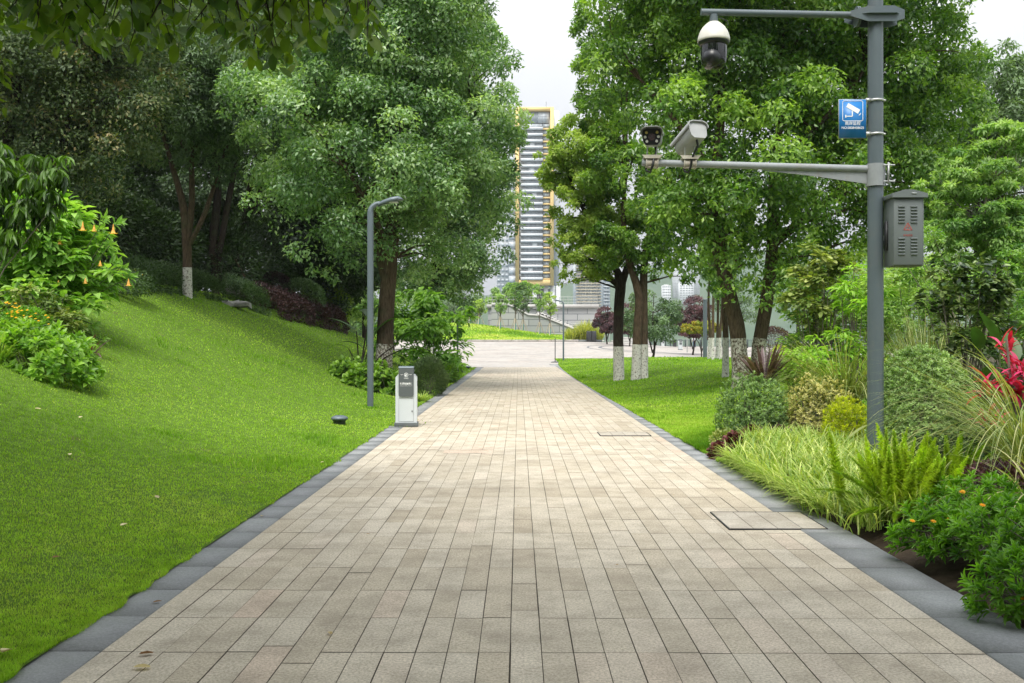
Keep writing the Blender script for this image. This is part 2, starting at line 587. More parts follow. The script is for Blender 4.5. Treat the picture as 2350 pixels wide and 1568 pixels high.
M['binwhite'] = plain("cool white sheet metal", (.56, .60, .62), .38, .0, .03, 2, .5)
M['bincharc'] = plain("charcoal sheet metal", (.095, .108, .112), .42, .0, .06, 3)
M['binbase'] = plain("dark plinth", (.11, .125, .13), .5)
M['boxgrey'] = plain("steel grey enamel", (.125, .145, .145), .45, .0, .07, 3, dirt=(.10, .11, .10))
M['galv'] = plain("galvanised steel", (.42, .43, .42), .4, .6, .12, 20)
M['rusty'] = plain("stained white bracket", (.46, .43, .36), .6, 0, .2, 14, dirt=(.22, .14, .08))
M['white'] = plain("white print", (.85, .86, .86), .5, 0, .01)
M['camwhite'] = plain("ivory plastic", (.62, .60, .54), .4, 0, .05, 5, dirt=(.42, .38, .31))
M['camgrey'] = plain("dusty grey housing", (.33, .34, .34), .5, 0, .1, 8, dirt=(.24, .20, .16))
M['black'] = plain("black plastic", (.012, .013, .015), .35)
M['blackglass'] = plain("smoked dome glass", (.010, .011, .014), .06, 0, .05, 2, .7)
M['ledw'] = plain("clear led", (.55, .55, .52), .25)
M['ledy'] = plain("warm led", (.60, .48, .16), .25)
M['lensglass'] = plain("lens glass", (.05, .03, .028), .1)
M['signblue'] = plain("sign blue", (.012, .17, .48), .4, 0, .03, 4)
M['signred'] = plain("faded red print", (.36, .075, .06), .6)
M['rock'] = soilmat("pale rock", (.20, .19, .175), (.46, .45, .42), 4)
M['yellow'] = plain("yellow cladding", (.74, .53, .22), .6, 0, .05, .4)
M['bwhite'] = plain("white render", (.60, .62, .63), .7, 0, .06, .3)
M['bgrey'] = plain("grey render", (.36, .38, .40), .7, 0, .08, .3)
M['bglass'] = plain("blue grey glass", (.44, .48, .51), .4, 0, .25, .9, .4)
M['bglass_pale'] = plain("curtained glass", (.27, .31, .33), .3, 0, .25, .8, .6)
M['bdark'] = plain("dark recess", (.34, .36, .385), .6, 0, .2, .5)
M['cream'] = plain("cream cladding", (.60, .52, .38), .7)
M['hill'] = soilmat("wooded hill", (.045, .085, .045), (.09, .13, .07), .02)
M['water'] = plain("river water", (.16, .22, .24), .15, 0, .1, .02)
M['stake'] = plain("pale wooden stakes", (.50, .42, .30), .8)
M['tealwrap'] = plain("green trunk wrap", (.10, .28, .25), .7)
M['skin'] = plain("skin", (.42, .26, .19), .6)
M['shirt'] = plain("white shirt", (.72, .73, .75), .8)
M['jeans'] = plain("blue jeans", (.07, .13, .26), .8)
M['hair'] = plain("black hair", (.012, .010, .010), .5)
M['cover'] = stonemat("grey cover stone", [(0, (.40, .36, .30)), (1, (.48, .435, .365))])
M['iron'] = plain("dark steel edge", (.05, .052, .055), .5, .6)


def wallmat():
    m, nt, b, out = mat_new("ashlar wall")
    g = N(nt, "ShaderNodeNewGeometry")
    sx = N(nt, "ShaderNodeSeparateXYZ")
    nt.links.new(g.outputs["Position"], sx.inputs[0])
    cb = N(nt, "ShaderNodeCombineXYZ")
    nt.links.new(sx.outputs[0], cb.inputs[0])
    nt.links.new(sx.outputs[2], cb.inputs[1])
    br = N(nt, "ShaderNodeTexBrick", Scale=1.0)
    br.inputs["Brick Width"].default_value = 3.0
    br.inputs["Row Height"].default_value = .95
    br.inputs["Mortar Size"].default_value = .055
    br.inputs["Color1"].default_value = (.30, .31, .315, 1)
    br.inputs["Color2"].default_value = (.38, .385, .38, 1)
    br.inputs["Mortar"].default_value = (.13, .14, .15, 1)
    nt.links.new(cb.outputs[0], br.inputs["Vector"])
    nt.links.new(br.outputs["Color"], b.inputs["Base Color"])
    b.inputs["Roughness"].default_value = .8
    return m


M['ashlar'] = wallmat()
M['pale_stone'] = plain("pale stone", (.45, .44, .42), .8, 0, .08, 1)

# ------------------------------------------------------------------ ground, path, kerbs, plaza, lawns
yy = np.concatenate([np.arange(-14, 20, .5), np.arange(20, 80, 1.0), np.arange(80, 200.1, 4.0)])
xx = np.concatenate([np.arange(-90, -20, 5.0), np.arange(-20, 20, .5), np.arange(20, 70.1, 5.0)])
tag(MB().grid(xx, yy, lambda X, Y: H(X, Y) - .07 - np.where((X > -2.5) & (X < 2.9) & (Y < 70), .05, 0)).build("ground", M['soil'], smooth=True), kind="structure")

# path: mortar bed, then single slabs with open joints
pb = MB()
pb.sheet(np.array([[-2.05, 2.3], [-2.05, 2.3]]), np.array([[-9., -9.], [68.5, 68.5]]), np.full((2, 2), -.006))
XL, TW, TL = -2.02, 0.1523, 0.6
cols = 28
XR = XL + cols * TW
pv, pt = [], []
row_tint = rng.normal(0, .10, 200)
for c in range(cols):
    x0, x1 = XL + c * TW, XL + (c + 1) * TW
    gap_l, gap_r = [.0014 + .0019 * random.random() for _ in (0, 1)]
    off = 0.0 if random.random() < .95 else random.choice((-.15, .2, .3))
    nj = int(77.4 / TL)
    js = []
    sh = 0.0
    for j in range(nj + 1):
        if random.random() < .022:
            sh = random.choice((0, 0, -.12, .1, .16))
        elif random.random() < .3:
            sh = 0.0
        js.append(-9.0 + j * TL + off + sh + random.gauss(0, .004))
    for j in range(nj):
        y, y1 = js[j], min(js[j + 1], 68.4)
        z = random.gauss(0, .0007)
        xb0, xb1 = x0 + gap_l + random.gauss(0, .0006), x1 - gap_r + random.gauss(0, .0006)
        g = .0018 + .0016 * random.random() + (.0022 if j % 5 == 2 else 0)
        pv.append([(xb0, y + g, z), (xb1, y + g, z), (xb1, y1 - g, z), (xb0, y1 - g, z)])
        pt.append(min(1, max(0, random.gauss(.48, .17) + row_tint[j])))
pv = np.array(pv)
pf = np.arange(len(pv) * 4).reshape(-1, 4)
path = MB().add(pv.reshape(-1, 3), pf, np.array(pt)).build("path", M['paver'])
tag(path, kind="structure")
tag(pb.build("path_bed", M['joint']), kind="structure")


def kerb(name, xin, xout, y1):
    m = MB()
    y = -9.0
    while y < y1:
        ya, yb = y + .003, min(y + .6, y1) - .003
        xa0, xa1, xb0, xb1 = xin(ya), xout(ya), xin(yb), xout(yb)
        z = .004 + random.gauss(0, .0015)
        m.add([(xa0, ya, z), (xa1, ya, z), (xb1, yb, z), (xb0, yb, z), (xa0, ya, -.1), (xa1, ya, -.1), (xb1, yb, -.1), (xb0, yb, -.1)],
              [(0, 1, 2, 3), (0, 4, 5, 1), (1, 5, 6, 2), (2, 6, 7, 3), (3, 7, 4, 0)], random.random())
        y += .6
    return tag(m.build(name, M['kerb']), kind="structure")


kerb("kerb_left", lambda y: XL - .004, lambda y: float(edge_left(y)) - .06, 57.4)
kerb("kerb_right", lambda y: XR + .004 - (.25 if y > 62 else 0), lambda y: float(edge_right(y)) + .06, 66.0)

# plaza: rows of slabs
pm = MB()
Yp = np.concatenate([[68.5], np.arange(69.0, 176, .9)])
Xp = np.arange(-60, 60.1, 1.5)
for r in range(len(Yp) - 1):
    sh = .75 * (r % 2)
    X0 = Xp[:-1] + sh
    X1 = Xp[1:] + sh
    ya, yb = Yp[r] + .012, Yp[r + 1] - .012
    q = np.stack([np.stack([a, np.full_like(a, b), plaza_z(a, b) + .004], -1) for a, b in ((X0 + .01, ya), (X1 - .01, ya), (X1 - .01, yb), (X0 + .01, yb))], 1)
    pm.add(q.reshape(-1, 3), np.arange(len(X0) * 4).reshape(-1, 4), rng.random(len(X0)))
# wings of the plaza left and right of the path's mouth, behind the left bed
tag(pm.build("plaza", M['plaza']), kind="structure")
wing = MB()
wing.sheet(*(lambda X, Y: (X, Y, plaza_z(X, Y) + .001))(*np.meshgrid(np.arange(-60, 60.1, 2.0), np.arange(58, 176, 1.5))))
tag(wing.build("plaza_bed", M['plaza']), kind="structure")

# dark inlay bands in the plaza
inl = MB()


def band(pts, w):
    pts = [Vector((p[0], p[1], 0)) for p in pts]
    for a, b in zip(pts[:-1], pts[1:]):
        d = (b - a).normalized()
        n = Vector((-d.y, d.x, 0)) * w * .5
        q = [a - n, b - d * 0 - n, b + n, a + n]
        inl.add([(p.x, p.y, float(plaza_z(p.x, p.y)) + .012) for p in q], [(0, 1, 2, 3)])


arc = lambda cx, cy, r, a0, a1: [(cx + r * math.cos(math.radians(a)), cy + r * math.sin(math.radians(a))) for a in np.linspace(a0, a1, 40)]
band(arc(17, 98, 9, 0, 360), .35)
band(arc(17, 98, 10.2, 0, 360), .2)
band([(2, 107), (30, 107)], .3)
band([(-12, 104.5), (6, 108)], .3)
band([(-2, 101), (30, 101)], .25)
tag(inl.build("plaza_marking", M['dark_line']), kind="structure")

# lawns
lm = MB()
u = np.linspace(0, 1, 44)
Yl = np.concatenate([np.arange(-9, 20, .4), np.arange(20, 57.5, .8)])
U, YY = np.meshgrid(u, Yl)
XX = edge_left(YY) * (1 - U) + (-14.0) * U
lm.sheet(XX, YY, H(XX, YY) + .012)
tag(lm.build("lawn", M['turf'], smooth=True), kind="structure")
lm = MB()
Yr = np.concatenate([np.arange(10.5, 40, .5), np.arange(40, 79, 1.0)])
U, YY = np.meshgrid(u, Yr)
xr_out = np.interp(YY, [10, 12, 14, 17, 20, 26, 80], [2.6, 2.75, 3.2, 4.2, 6.0, 13.5, 29])
XX = edge_right(YY) * (1 - U) + xr_out * U
lm.sheet(XX, YY, H(XX, YY) + .012)
tag(lm.build("lawn", M['turf'], smooth=True), kind="structure")


lm = MB()
bed_out = lambda Y: np.interp(Y, [-9, 5, 8, 12, 24], [4.0, 4.3, 5.3, 6.4, 6.6])
U, YY = np.meshgrid(np.linspace(0, 1, 34) ** 2, np.linspace(-9, 24, 40))
XX = bed_out(YY) * (1 - U) + 40 * U
lm.sheet(XX, YY, H(XX, YY) - .03)
tag(lm.build("lawn", M['turf'], smooth=True), kind="structure")


def far_z(X, Y):
    return plaza_z(X, Y) + (.12 + (.7 + 1.7 * ss(7, -9, X)) * ss(118, 142, Y))


lm = MB()
lm.grid(np.linspace(-50, 6.6, 40), np.linspace(118, 150, 26), lambda X, Y: far_z(X, Y))
tag(lm.build("lawn", M['turf'], smooth=True), kind="structure")
kb = MB()
for i in range(36):
    kb.box((-49 + i * 1.58, 117.8, float(plaza_z(-5, 118)) + .09), (1.56, .3, .3), tint=random.random())
tag(kb.build("kerb_far", M['plaza']), kind="structure")


# grass blades
def grass(n, xin, xout, y0, y1, seed, zf=H, lmul=1.0, spots=None):
    r = np.random.default_rng(seed)
    t = r.random(n)
    Y = 1 / (1 / y0 + t * (1 / y1 - 1 / y0))
    q = r.random(n) ** 1.25
    X = xin(Y) + (xout(Y) - xin(Y)) * q
    Z = zf(X, Y)
    worn = (np.abs(X - xin(Y)) < .9) & (Y < 9.5) & (vnoise(X, Y, 1.4) * .6 + vnoise(X, Y, 5.0) * .4 > .54) & (r.random(n) < .5)
    X, Y, Z = X[~worn], Y[~worn], Z[~worn]
    if spots:
        ax = np.concatenate([r.normal(sx, sr, 260) for sx, sy, sr, sh in spots])
        ay = np.concatenate([r.normal(sy, sr, 260) for sx, sy, sr, sh in spots])
        X, Y = np.concatenate([X, ax]), np.concatenate([Y, ay])
        Z = zf(X, Y)
    n = len(X)
    w = np.maximum(.0032, .0007 * Y)
    pn = vnoise(X, Y, .35) * .55 + vnoise(X, Y, 1.6) * .25 + vnoise(X, Y, 6.0) * .2
    tuft = np.clip((vnoise(X + 31, Y + 7, 1.1) - .80) * 9, 0, 1)
    L = (.022 + .018 * r.random(n) + .0008 * Y) * (1 + 1.1 * tuft) * lmul * (1.15 - .4 * pn)
    if spots:
        q_ = sum(260 for _ in spots)
        L[-q_:] *= np.repeat([sh for sx, sy, sr, sh in spots], 260)
        tuft[-q_:] = 1.0
    tint = np.clip(0.02 + .80 * pn + r.normal(0, .075, n) - .18 * tuft, 0, 1)
    tint = np.where(r.random(n) < .05 * np.clip(pn * 3 - 1.1, 0, 1), .85, tint * .9)
    m = MB()
    m.blades(np.stack([X, Y, Z], 1), r.random(n) * 2 * PI, L, w, np.abs(r.normal(.25, .25, n)), r.normal(.5, .4, n), 2, tint)
    return m


g1 = grass(300000, lambda Y: edge_left(Y) + (.045 * (vnoise(Y, Y * .3, 5.0) - .6) * 2 + .015) + .03 * (vnoise(Y, Y * .3, 1.3) - .5) * 2, lambda Y: np.maximum(-13.0, -1.2 - .62 * Y) - .2, 3.6, 56.5, 3, spots=[(*G(x, Y_)[:2], r_, h_) for x, Y_, r_, h_ in ((388, 12.6, .14, 1.3), (650, 16.2, .12, 1.1), (779, 16.85, .16, 1.0), (850, 21.2, .16, 1.0), (430, 32, .22, 1.0), (905, 17.7, .15, 1.0), (880, 18.5, .25, .9), (210, 10.5, .12, .8), (560, 20, .15, .9), (300, 15, .15, .9))])
tag(g1.build("grass", M['grass']), "short green grass growing on the lawns beside the path", "grass", kind="stuff")
g2 = grass(130000, lambda Y: edge_right(Y) - .03 * (vnoise(Y, Y * .3, 5.0) - .6) * 2 - .01, lambda Y: np.interp(Y, [12, 14, 17, 20, 26, 80], [2.75, 3.2, 4.2, 6.0, 13.5, 29]), 12.4, 77, 4, spots=[(*G(x, Y_)[:2], r_, h_) for x, Y_, r_, h_ in ((1420, 35.8, .3, 1.2), (1467, 34.8, .35, 1.2), (1665, 29.3, .2, 1.2), (1640, 54, .8, 1.6), (1498, 73.6, .8, 1.4), (1580, 21.5, .18, 1.4), (1525, 23, .16, 1.0), (1480, 28, .2, .9), (1606, 75, .6, 1.4))])
tag(g2.build("grass", M['grass']), "short green grass growing on the right hand lawn", "grass", kind="stuff")
rr = np.random.default_rng(19)
n = 70000
Y = rr.uniform(-4, 24, n)
X = bed_out(Y) + rr.random(n) ** 1.3 * 16
tag(MB().blades(np.stack([X, Y, H(X, Y) - .03], 1), rr.random(n) * 6.28, .05 + .03 * rr.random(n), .012, .3, .5, 2, np.clip(vnoise(X, Y, .6) + rr.normal(0, .1, n), 0, 1)).build("grass", M['grass']),
    "grass behind the planting bed on the right", "grass", kind="stuff")
rr = np.random.default_rng(9)
n = 26000
X, Y = rr.uniform(-30, 6.4, n), rr.uniform(118.2, 149, n)
tag(MB().blades(np.stack([X, Y, far_z(X, Y)], 1), rr.random(n) * 6.28, .16 + .1 * rr.random(n), .12, .3, .5, 2, np.clip(vnoise(X, Y, .3) + rr.normal(0, .12, n), 0, 1)).build("grass", M['grass']),
    "grass on the sloping lawn beyond the plaza", "grass", kind="stuff")


# ------------------------------------------------------------------ foliage
def rdir(n, r=rng):
    return unit(r.normal(size=(n, 3)))


def lump(d, seed, amp):
    r = np.random.default_rng(seed)
    o = np.zeros(len(d))
    for f in (2.2, 4.1, 7.3):
        w = r.normal(size=(3,)) * f
        o += np.sin(d @ w + r.random() * 6) / f * 2
    return 1 + amp * o


def clumps(mb, lobes, nclump, nleaf, L, W, cr=.30, shape='d', droop=.35, up=.8, flat=.75, shell=.58, tb=(.55, .22, .17), fill=.0, out=False):
    """leaf clumps spread through the lobes; returns the clump centres"""
    lobes = np.array([l if len(l) == 6 else (l[0], l[1], l[2], l[3], l[3], l[3]) for l in lobes], float)
    vol = (lobes[:, 3] * lobes[:, 4] * lobes[:, 5]) ** .72
    pick = rng.choice(len(lobes), nclump, p=vol / vol.sum())
    lb = lobes[pick]
    d = rdir(nclump)
    d[:, 2] = d[:, 2] * .9 + .08
    rad = shell + (1 - shell) * rng.random(nclump) ** .6
    C = lb[:, :3] + d * lb[:, 3:] * rad[:, None]
    R = cr * np.cbrt(lb[:, 3] * lb[:, 4] * lb[:, 5]) * rng.uniform(.65, 1.25, nclump)
    ct = rng.normal(0, tb[1], nclump)
    k = rng.choice(nclump, nleaf, p=R ** 2 / (R ** 2).sum())
    o = unit(C - lb[:, :3] + np.array([0, 0, .3]))[k]
    q = unit(rdir(nleaf) + o * .45 + np.array([0, 0, .30]))
    rr_ = .35 + .65 * rng.random(nleaf) ** .5
    P = C[k] + q * (R[k] * rr_)[:, None] * np.array([1, 1, flat])
    nf = int(nleaf * fill)
    if nf:
        lf = lobes[rng.choice(len(lobes), nf, p=vol / vol.sum())]
        P[:nf] = lf[:, :3] + rdir(nf) * lf[:, 3:] * (rng.random(nf) ** .4 * .88)[:, None]
    A = q * np.array([1, 1, .25]) * .9 + rdir(nleaf) * .35 + np.array([0, 0, -droop * .6]) if out else q * .3 + rdir(nleaf) * .75 + np.array([0, 0, -droop * 1.3])
    Nn = np.array([0, 0, up * .9]) + q * 1.0 + rdir(nleaf) * .40
    t = np.clip(tb[0] + ct[k] + rng.normal(0, tb[2], nleaf), 0, 1)
    s = rng.uniform(.7, 1.2, nleaf)
    mb.leaves(P, A, Nn, L * s, W * s, t, shape)
    return C


def wash_tube(mb, pts, rad, n=12, wob=.05, wash_h=None, zb=0.0):
    """trunk: resampled, with its foot below wash_h flagged as limewashed"""
    pts = [Vector(p) for p in pts]
    P, R = [], []
    for i in range(len(pts) - 1):
        st = max(2, int((pts[i + 1] - pts[i]).length / .35))
        for k in range(st):
            f = k / st
            a = pts[max(i - 1, 0)]
            b, c, d = pts[i], pts[i + 1], pts[min(i + 2, len(pts) - 1)]
            q = .5 * ((2 * b) + (c - a) * f + (2 * a - 5 * b + 4 * c - d) * f * f + (3 * b - a - 3 * c + d) * f ** 3)
            P.append(q)
            R.append(rad[i] * (1 - f) + rad[i + 1] * f)
    P.append(pts[-1])
    R.append(rad[-1])
    if wash_h is None:
        mb.tube(P, R, n, wob=wob)
        return
    zt = zb + wash_h
    lo = [(p, r) for p, r in zip(P, R) if p.z < zt - .02]
    hi = [(p, r) for p, r in zip(P, R) if p.z > zt + .02]
    a, b = lo[-1], hi[0]
    f = (zt - a[0].z) / (b[0].z - a[0].z)
    mid = (a[0].lerp(b[0], f), a[1] * (1 - f) + b[1] * f)
    lo.append(mid)
    hi.insert(0, mid)
    mb.tube([p for p, r in lo], [r for p, r in lo], n, wob=wob, tint=1.0, cap=False)
    mb.tube([p for p, r in hi], [r for p, r in hi], n, wob=wob, tint=.5)


def tree(name, label, base, stems, lobes, nclump, nleaf, L, W, leaf, bark, wash=None, group=None, nbranch=40, cat="tree", cr=.30, shape='d', brad=.05, **kw):
    base = Vector(base)
    root = thing(name, label, cat, base, group)
    tb = MB()
    for st in stems:
        pts = [Vector(p[:3]) for p in st]
        wash_tube(tb, pts, [p[3] for p in st], 12, .06, wash if pts[0].z < base.z + .6 else None, base.z)
    cb = MB()
    C = clumps(cb, lobes, nclump, nleaf, L, W, cr, shape, **kw)
    allp = [(Vector(p[:3]), p[3]) for st in stems for p in st]
    zmin = base.z + .35 * (max(p.z for p, r in allp) - base.z)
    cand = []
    for st in stems:
        for a, b in zip(st[:-1], st[1:]):
            for f in (0, .33, .66):
                p = Vector(a[:3]).lerp(Vector(b[:3]), f)
                if p.z > base.z + 1.4:
                    cand.append((p, a[3] * (1 - f) + b[3] * f))
    for c in C[rng.choice(len(C), min(nbranch, len(C)), replace=False)]:
        c = Vector(c)
        p, r = min(cand, key=lambda q: (q[0] - c).length + (2.0 if q[0].z > c.z else 0))
        mid = p.lerp(c, .5) + Vector((random.gauss(0, .15), random.gauss(0, .15), .12 * (c - p).length))
        r0 = min(brad, r * .7)
        tb.tube([p, p.lerp(mid, .5), mid, mid.lerp(c, .55) + Vector((0, 0, .05)), c], [r0, r0 * .85, r0 * .65, r0 * .4, r0 * .15], 5, cap=False)
    tb.build("trunk", bark, root, smooth=True)
    cb.build("crown", leaf, root)
    return root


def pts(Y, *a):
    """survey points (x, y, radius[, depth shift]) to trunk points"""
    o = []
    for q in a:
        p = V(q[0], q[1], Y + (q[3] if len(q) > 3 else 0))
        o.append((p.x, p.y, p.z, q[2]))
    return o


def lob(Y, *a):
    """survey lobes (x, y, r[, depth shift[, ry]])"""
    o = []
    for q in a:
        p = V(q[0], q[1], Y + (q[3] if len(q) > 3 else 0))
        o.append((p.x, p.y, p.z, q[2], q[4] if len(q) > 4 else q[2] * 1.05, q[2] * .92))
    return o


def foot(g, r, up=.9):
    return (g.x, g.y, g.z - .15, r * 1.25), (g.x, g.y, g.z + .12, r * 1.08)


# --- the big camphor left of the path
g = G(880, 30)
tree("camphor_tree", "large leafy camphor tree with whitened foot behind the near street lamp", g,
     [[*foot(g, .25)] + pts(30, (884, 760, .25), (890, 660, .24), (898, 560, .22), (905, 450, .19), (885, 300, .15), (872, 100, .10), (868, -140, .05)),
      pts(30, (888, 640, .20), (868, 560, .17), (838, 470, .15), (770, 320, .11), (700, 190, .05)),
      pts(30, (899, 540, .16), (950, 470, .13, .6), (1040, 370, .09, .8), (1110, 230, .04, .8)),
      pts(30, (890, 600, .14), (868, 520, .10, -.8), (850, 470, .07, -1.2), (820, 430, .03, -1.4))],
     lob(30, (720, 320, 2.5, -1), (880, 400, 2.6, -1.4), (1000, 310, 2.5, -.5), (1030, 165, 2.1), (880, 130, 2.9), (720, 180, 2.0), (900, -120, 3.2), (985, -60, 2.1),
         (700, 505, 1.45, -1.5), (1050, 480, 1.9, 0), (1000, 590, 1.3, .5), (830, 540, 1.35, -1), (1120, 300, 1.4, .5), (770, 590, 1.0, 0), (640, 470, .6, -1.5), (1090, 390, 1.5, .5), (600, 260, 1.1, -.5)),
     420, 135000, .14, .075, M['camphor'], M['bark_worn'], 1.2, None, 70, cr=.28, fill=.05)
g = G(985, 46)
tree("camphor_tree", "second camphor tree farther along, its crown hanging over the path's left side", g,
     [[*foot(g, .25)] + pts(46, (990, 700, .25), (1010, 560, .22), (1060, 400, .16), (1090, 200, .1), (1080, 20, .05))],
     lob(46, (1095, 270, 2.05), (1062, 430, 2.5), (1075, 580, 1.85), (1030, 100, 2.2), (1010, 600, 2.0), (1125, 400, 1.05), (1000, 450, 2.2), (1105, 520, 1.25), (1050, 660, 1.1), (950, 640, 1.3)),
     240, 62000, .17, .095, M['camphor'], M['barkdark'], 1.2, None, 30, cr=.31, fill=.15)
# small tree behind, at the plaza's near left corner
g = G(835, 60)
tree("round_tree", "pale green round tree in the gap left of the near street lamp", g,
     [[*foot(g, .12)] + pts(60, (836, 690, .1), (840, 640, .06))], lob(60, (835, 690, 1.9), (815, 650, 1.6), (850, 640, 1.5)), 60, 9000, .2, .11, M['feath'], M['barkdark'], None, None, 12)

# --- tree on the left slope with the white foot
g = G(430, 32)
tree("slope_tree", "slim tree with a white painted foot standing on top of the grass slope", g,
     [[*foot(g, .15)] + pts(32, (430, 600, .145), (428, 545, .15), (420, 470, .12), (392, 370, .08), (360, 260, .04)),
      pts(32, (430, 548, .12), (440, 470, .1), (440, 360, .08), (445, 200, .04)),
      pts(32, (436, 560, .08), (470, 490, .08), (500, 400, .06, .4), (540, 280, .03, .5))],
     lob(32, (440, 230, 2.0), (375, 290, 1.5), (520, 240, 1.7), (450, 90, 2.1), (560, 330, 1.3, .5), (560, 130, 1.8), (380, 160, 1.6), (470, 350, 1.2)),
     170, 46000, .17, .06, M['midleaf'], M['bark'], .95, None, 45, cr=.33, brad=.04, fill=.12)

# --- russet podded tree far left
g = G(20, 27)
tree("podded_tree", "tall dark tree carrying russet seed pods above the trumpet flower shrub", g,
     [[*foot(g, .2)] + pts(27, (18, 480, .18), (14, 360, .16), (40, 200, .12), (90, 60, .07), (120, -60, .04)),
      pts(27, (16, 400, .12), (80, 330, .1), (150, 230, .07), (230, 120, .03)), pts(27, (120, 420, .06), (150, 330, .06), (165, 230, .05), (230, 90, .03))],
     lob(27, (190, 300, 1.9), (90, 190, 2.1), (270, 190, 1.5), (50, 350, 1.5), (230, 370, 1.0), (90, 40, 2.2), (290, 60, 1.6), (330, 240, 1.0), (10, 120, 1.6), (210, 430, .7), (140, 400, .9)),
     220, 60000, .125, .068, M['brownleaf'], M['barkdark'], None, None, 45, cr=.33, fill=.15, tb=(.30, .20, .15), brad=.04)

# --- dark wood behind the slope: every tree its own crown
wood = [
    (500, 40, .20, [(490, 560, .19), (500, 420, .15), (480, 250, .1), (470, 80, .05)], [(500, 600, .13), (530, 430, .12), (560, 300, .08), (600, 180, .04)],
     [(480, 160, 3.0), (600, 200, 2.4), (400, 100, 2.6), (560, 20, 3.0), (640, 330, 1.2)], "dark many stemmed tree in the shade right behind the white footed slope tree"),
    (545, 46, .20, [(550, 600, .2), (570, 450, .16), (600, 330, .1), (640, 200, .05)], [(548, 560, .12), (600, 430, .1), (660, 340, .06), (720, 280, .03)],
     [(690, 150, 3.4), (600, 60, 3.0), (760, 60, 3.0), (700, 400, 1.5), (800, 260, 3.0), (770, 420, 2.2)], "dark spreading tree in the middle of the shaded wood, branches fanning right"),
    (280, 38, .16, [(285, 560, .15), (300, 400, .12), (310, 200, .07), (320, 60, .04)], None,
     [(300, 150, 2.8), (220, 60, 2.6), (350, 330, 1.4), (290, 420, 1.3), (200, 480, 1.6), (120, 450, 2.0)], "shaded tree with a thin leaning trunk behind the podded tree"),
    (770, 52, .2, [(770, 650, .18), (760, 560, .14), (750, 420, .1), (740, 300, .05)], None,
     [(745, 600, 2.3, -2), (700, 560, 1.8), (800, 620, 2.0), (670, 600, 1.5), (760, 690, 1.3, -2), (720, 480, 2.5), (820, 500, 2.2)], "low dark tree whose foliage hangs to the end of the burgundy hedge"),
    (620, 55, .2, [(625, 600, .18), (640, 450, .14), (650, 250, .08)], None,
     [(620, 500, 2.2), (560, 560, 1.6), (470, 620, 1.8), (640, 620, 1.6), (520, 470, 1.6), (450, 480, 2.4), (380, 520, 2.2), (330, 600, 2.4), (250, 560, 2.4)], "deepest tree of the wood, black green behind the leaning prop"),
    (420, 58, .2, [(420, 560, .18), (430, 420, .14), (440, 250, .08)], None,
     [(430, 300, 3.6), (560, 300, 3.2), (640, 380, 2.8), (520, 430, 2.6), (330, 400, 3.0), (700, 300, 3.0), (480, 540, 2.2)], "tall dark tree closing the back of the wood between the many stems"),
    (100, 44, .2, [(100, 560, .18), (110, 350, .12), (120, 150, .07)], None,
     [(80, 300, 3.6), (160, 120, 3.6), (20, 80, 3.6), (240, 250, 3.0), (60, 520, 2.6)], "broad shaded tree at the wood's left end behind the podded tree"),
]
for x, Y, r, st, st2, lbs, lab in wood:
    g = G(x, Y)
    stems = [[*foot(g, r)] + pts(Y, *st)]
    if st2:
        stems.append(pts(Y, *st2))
    tree("woodland_tree", lab, g, stems, lob(Y, *lbs), 160, 52000, .24, .13, M['darkleaf'], M['barkdark'], None, "trees of the shaded wood", 40, cr=.38, brad=.06, fill=.25)

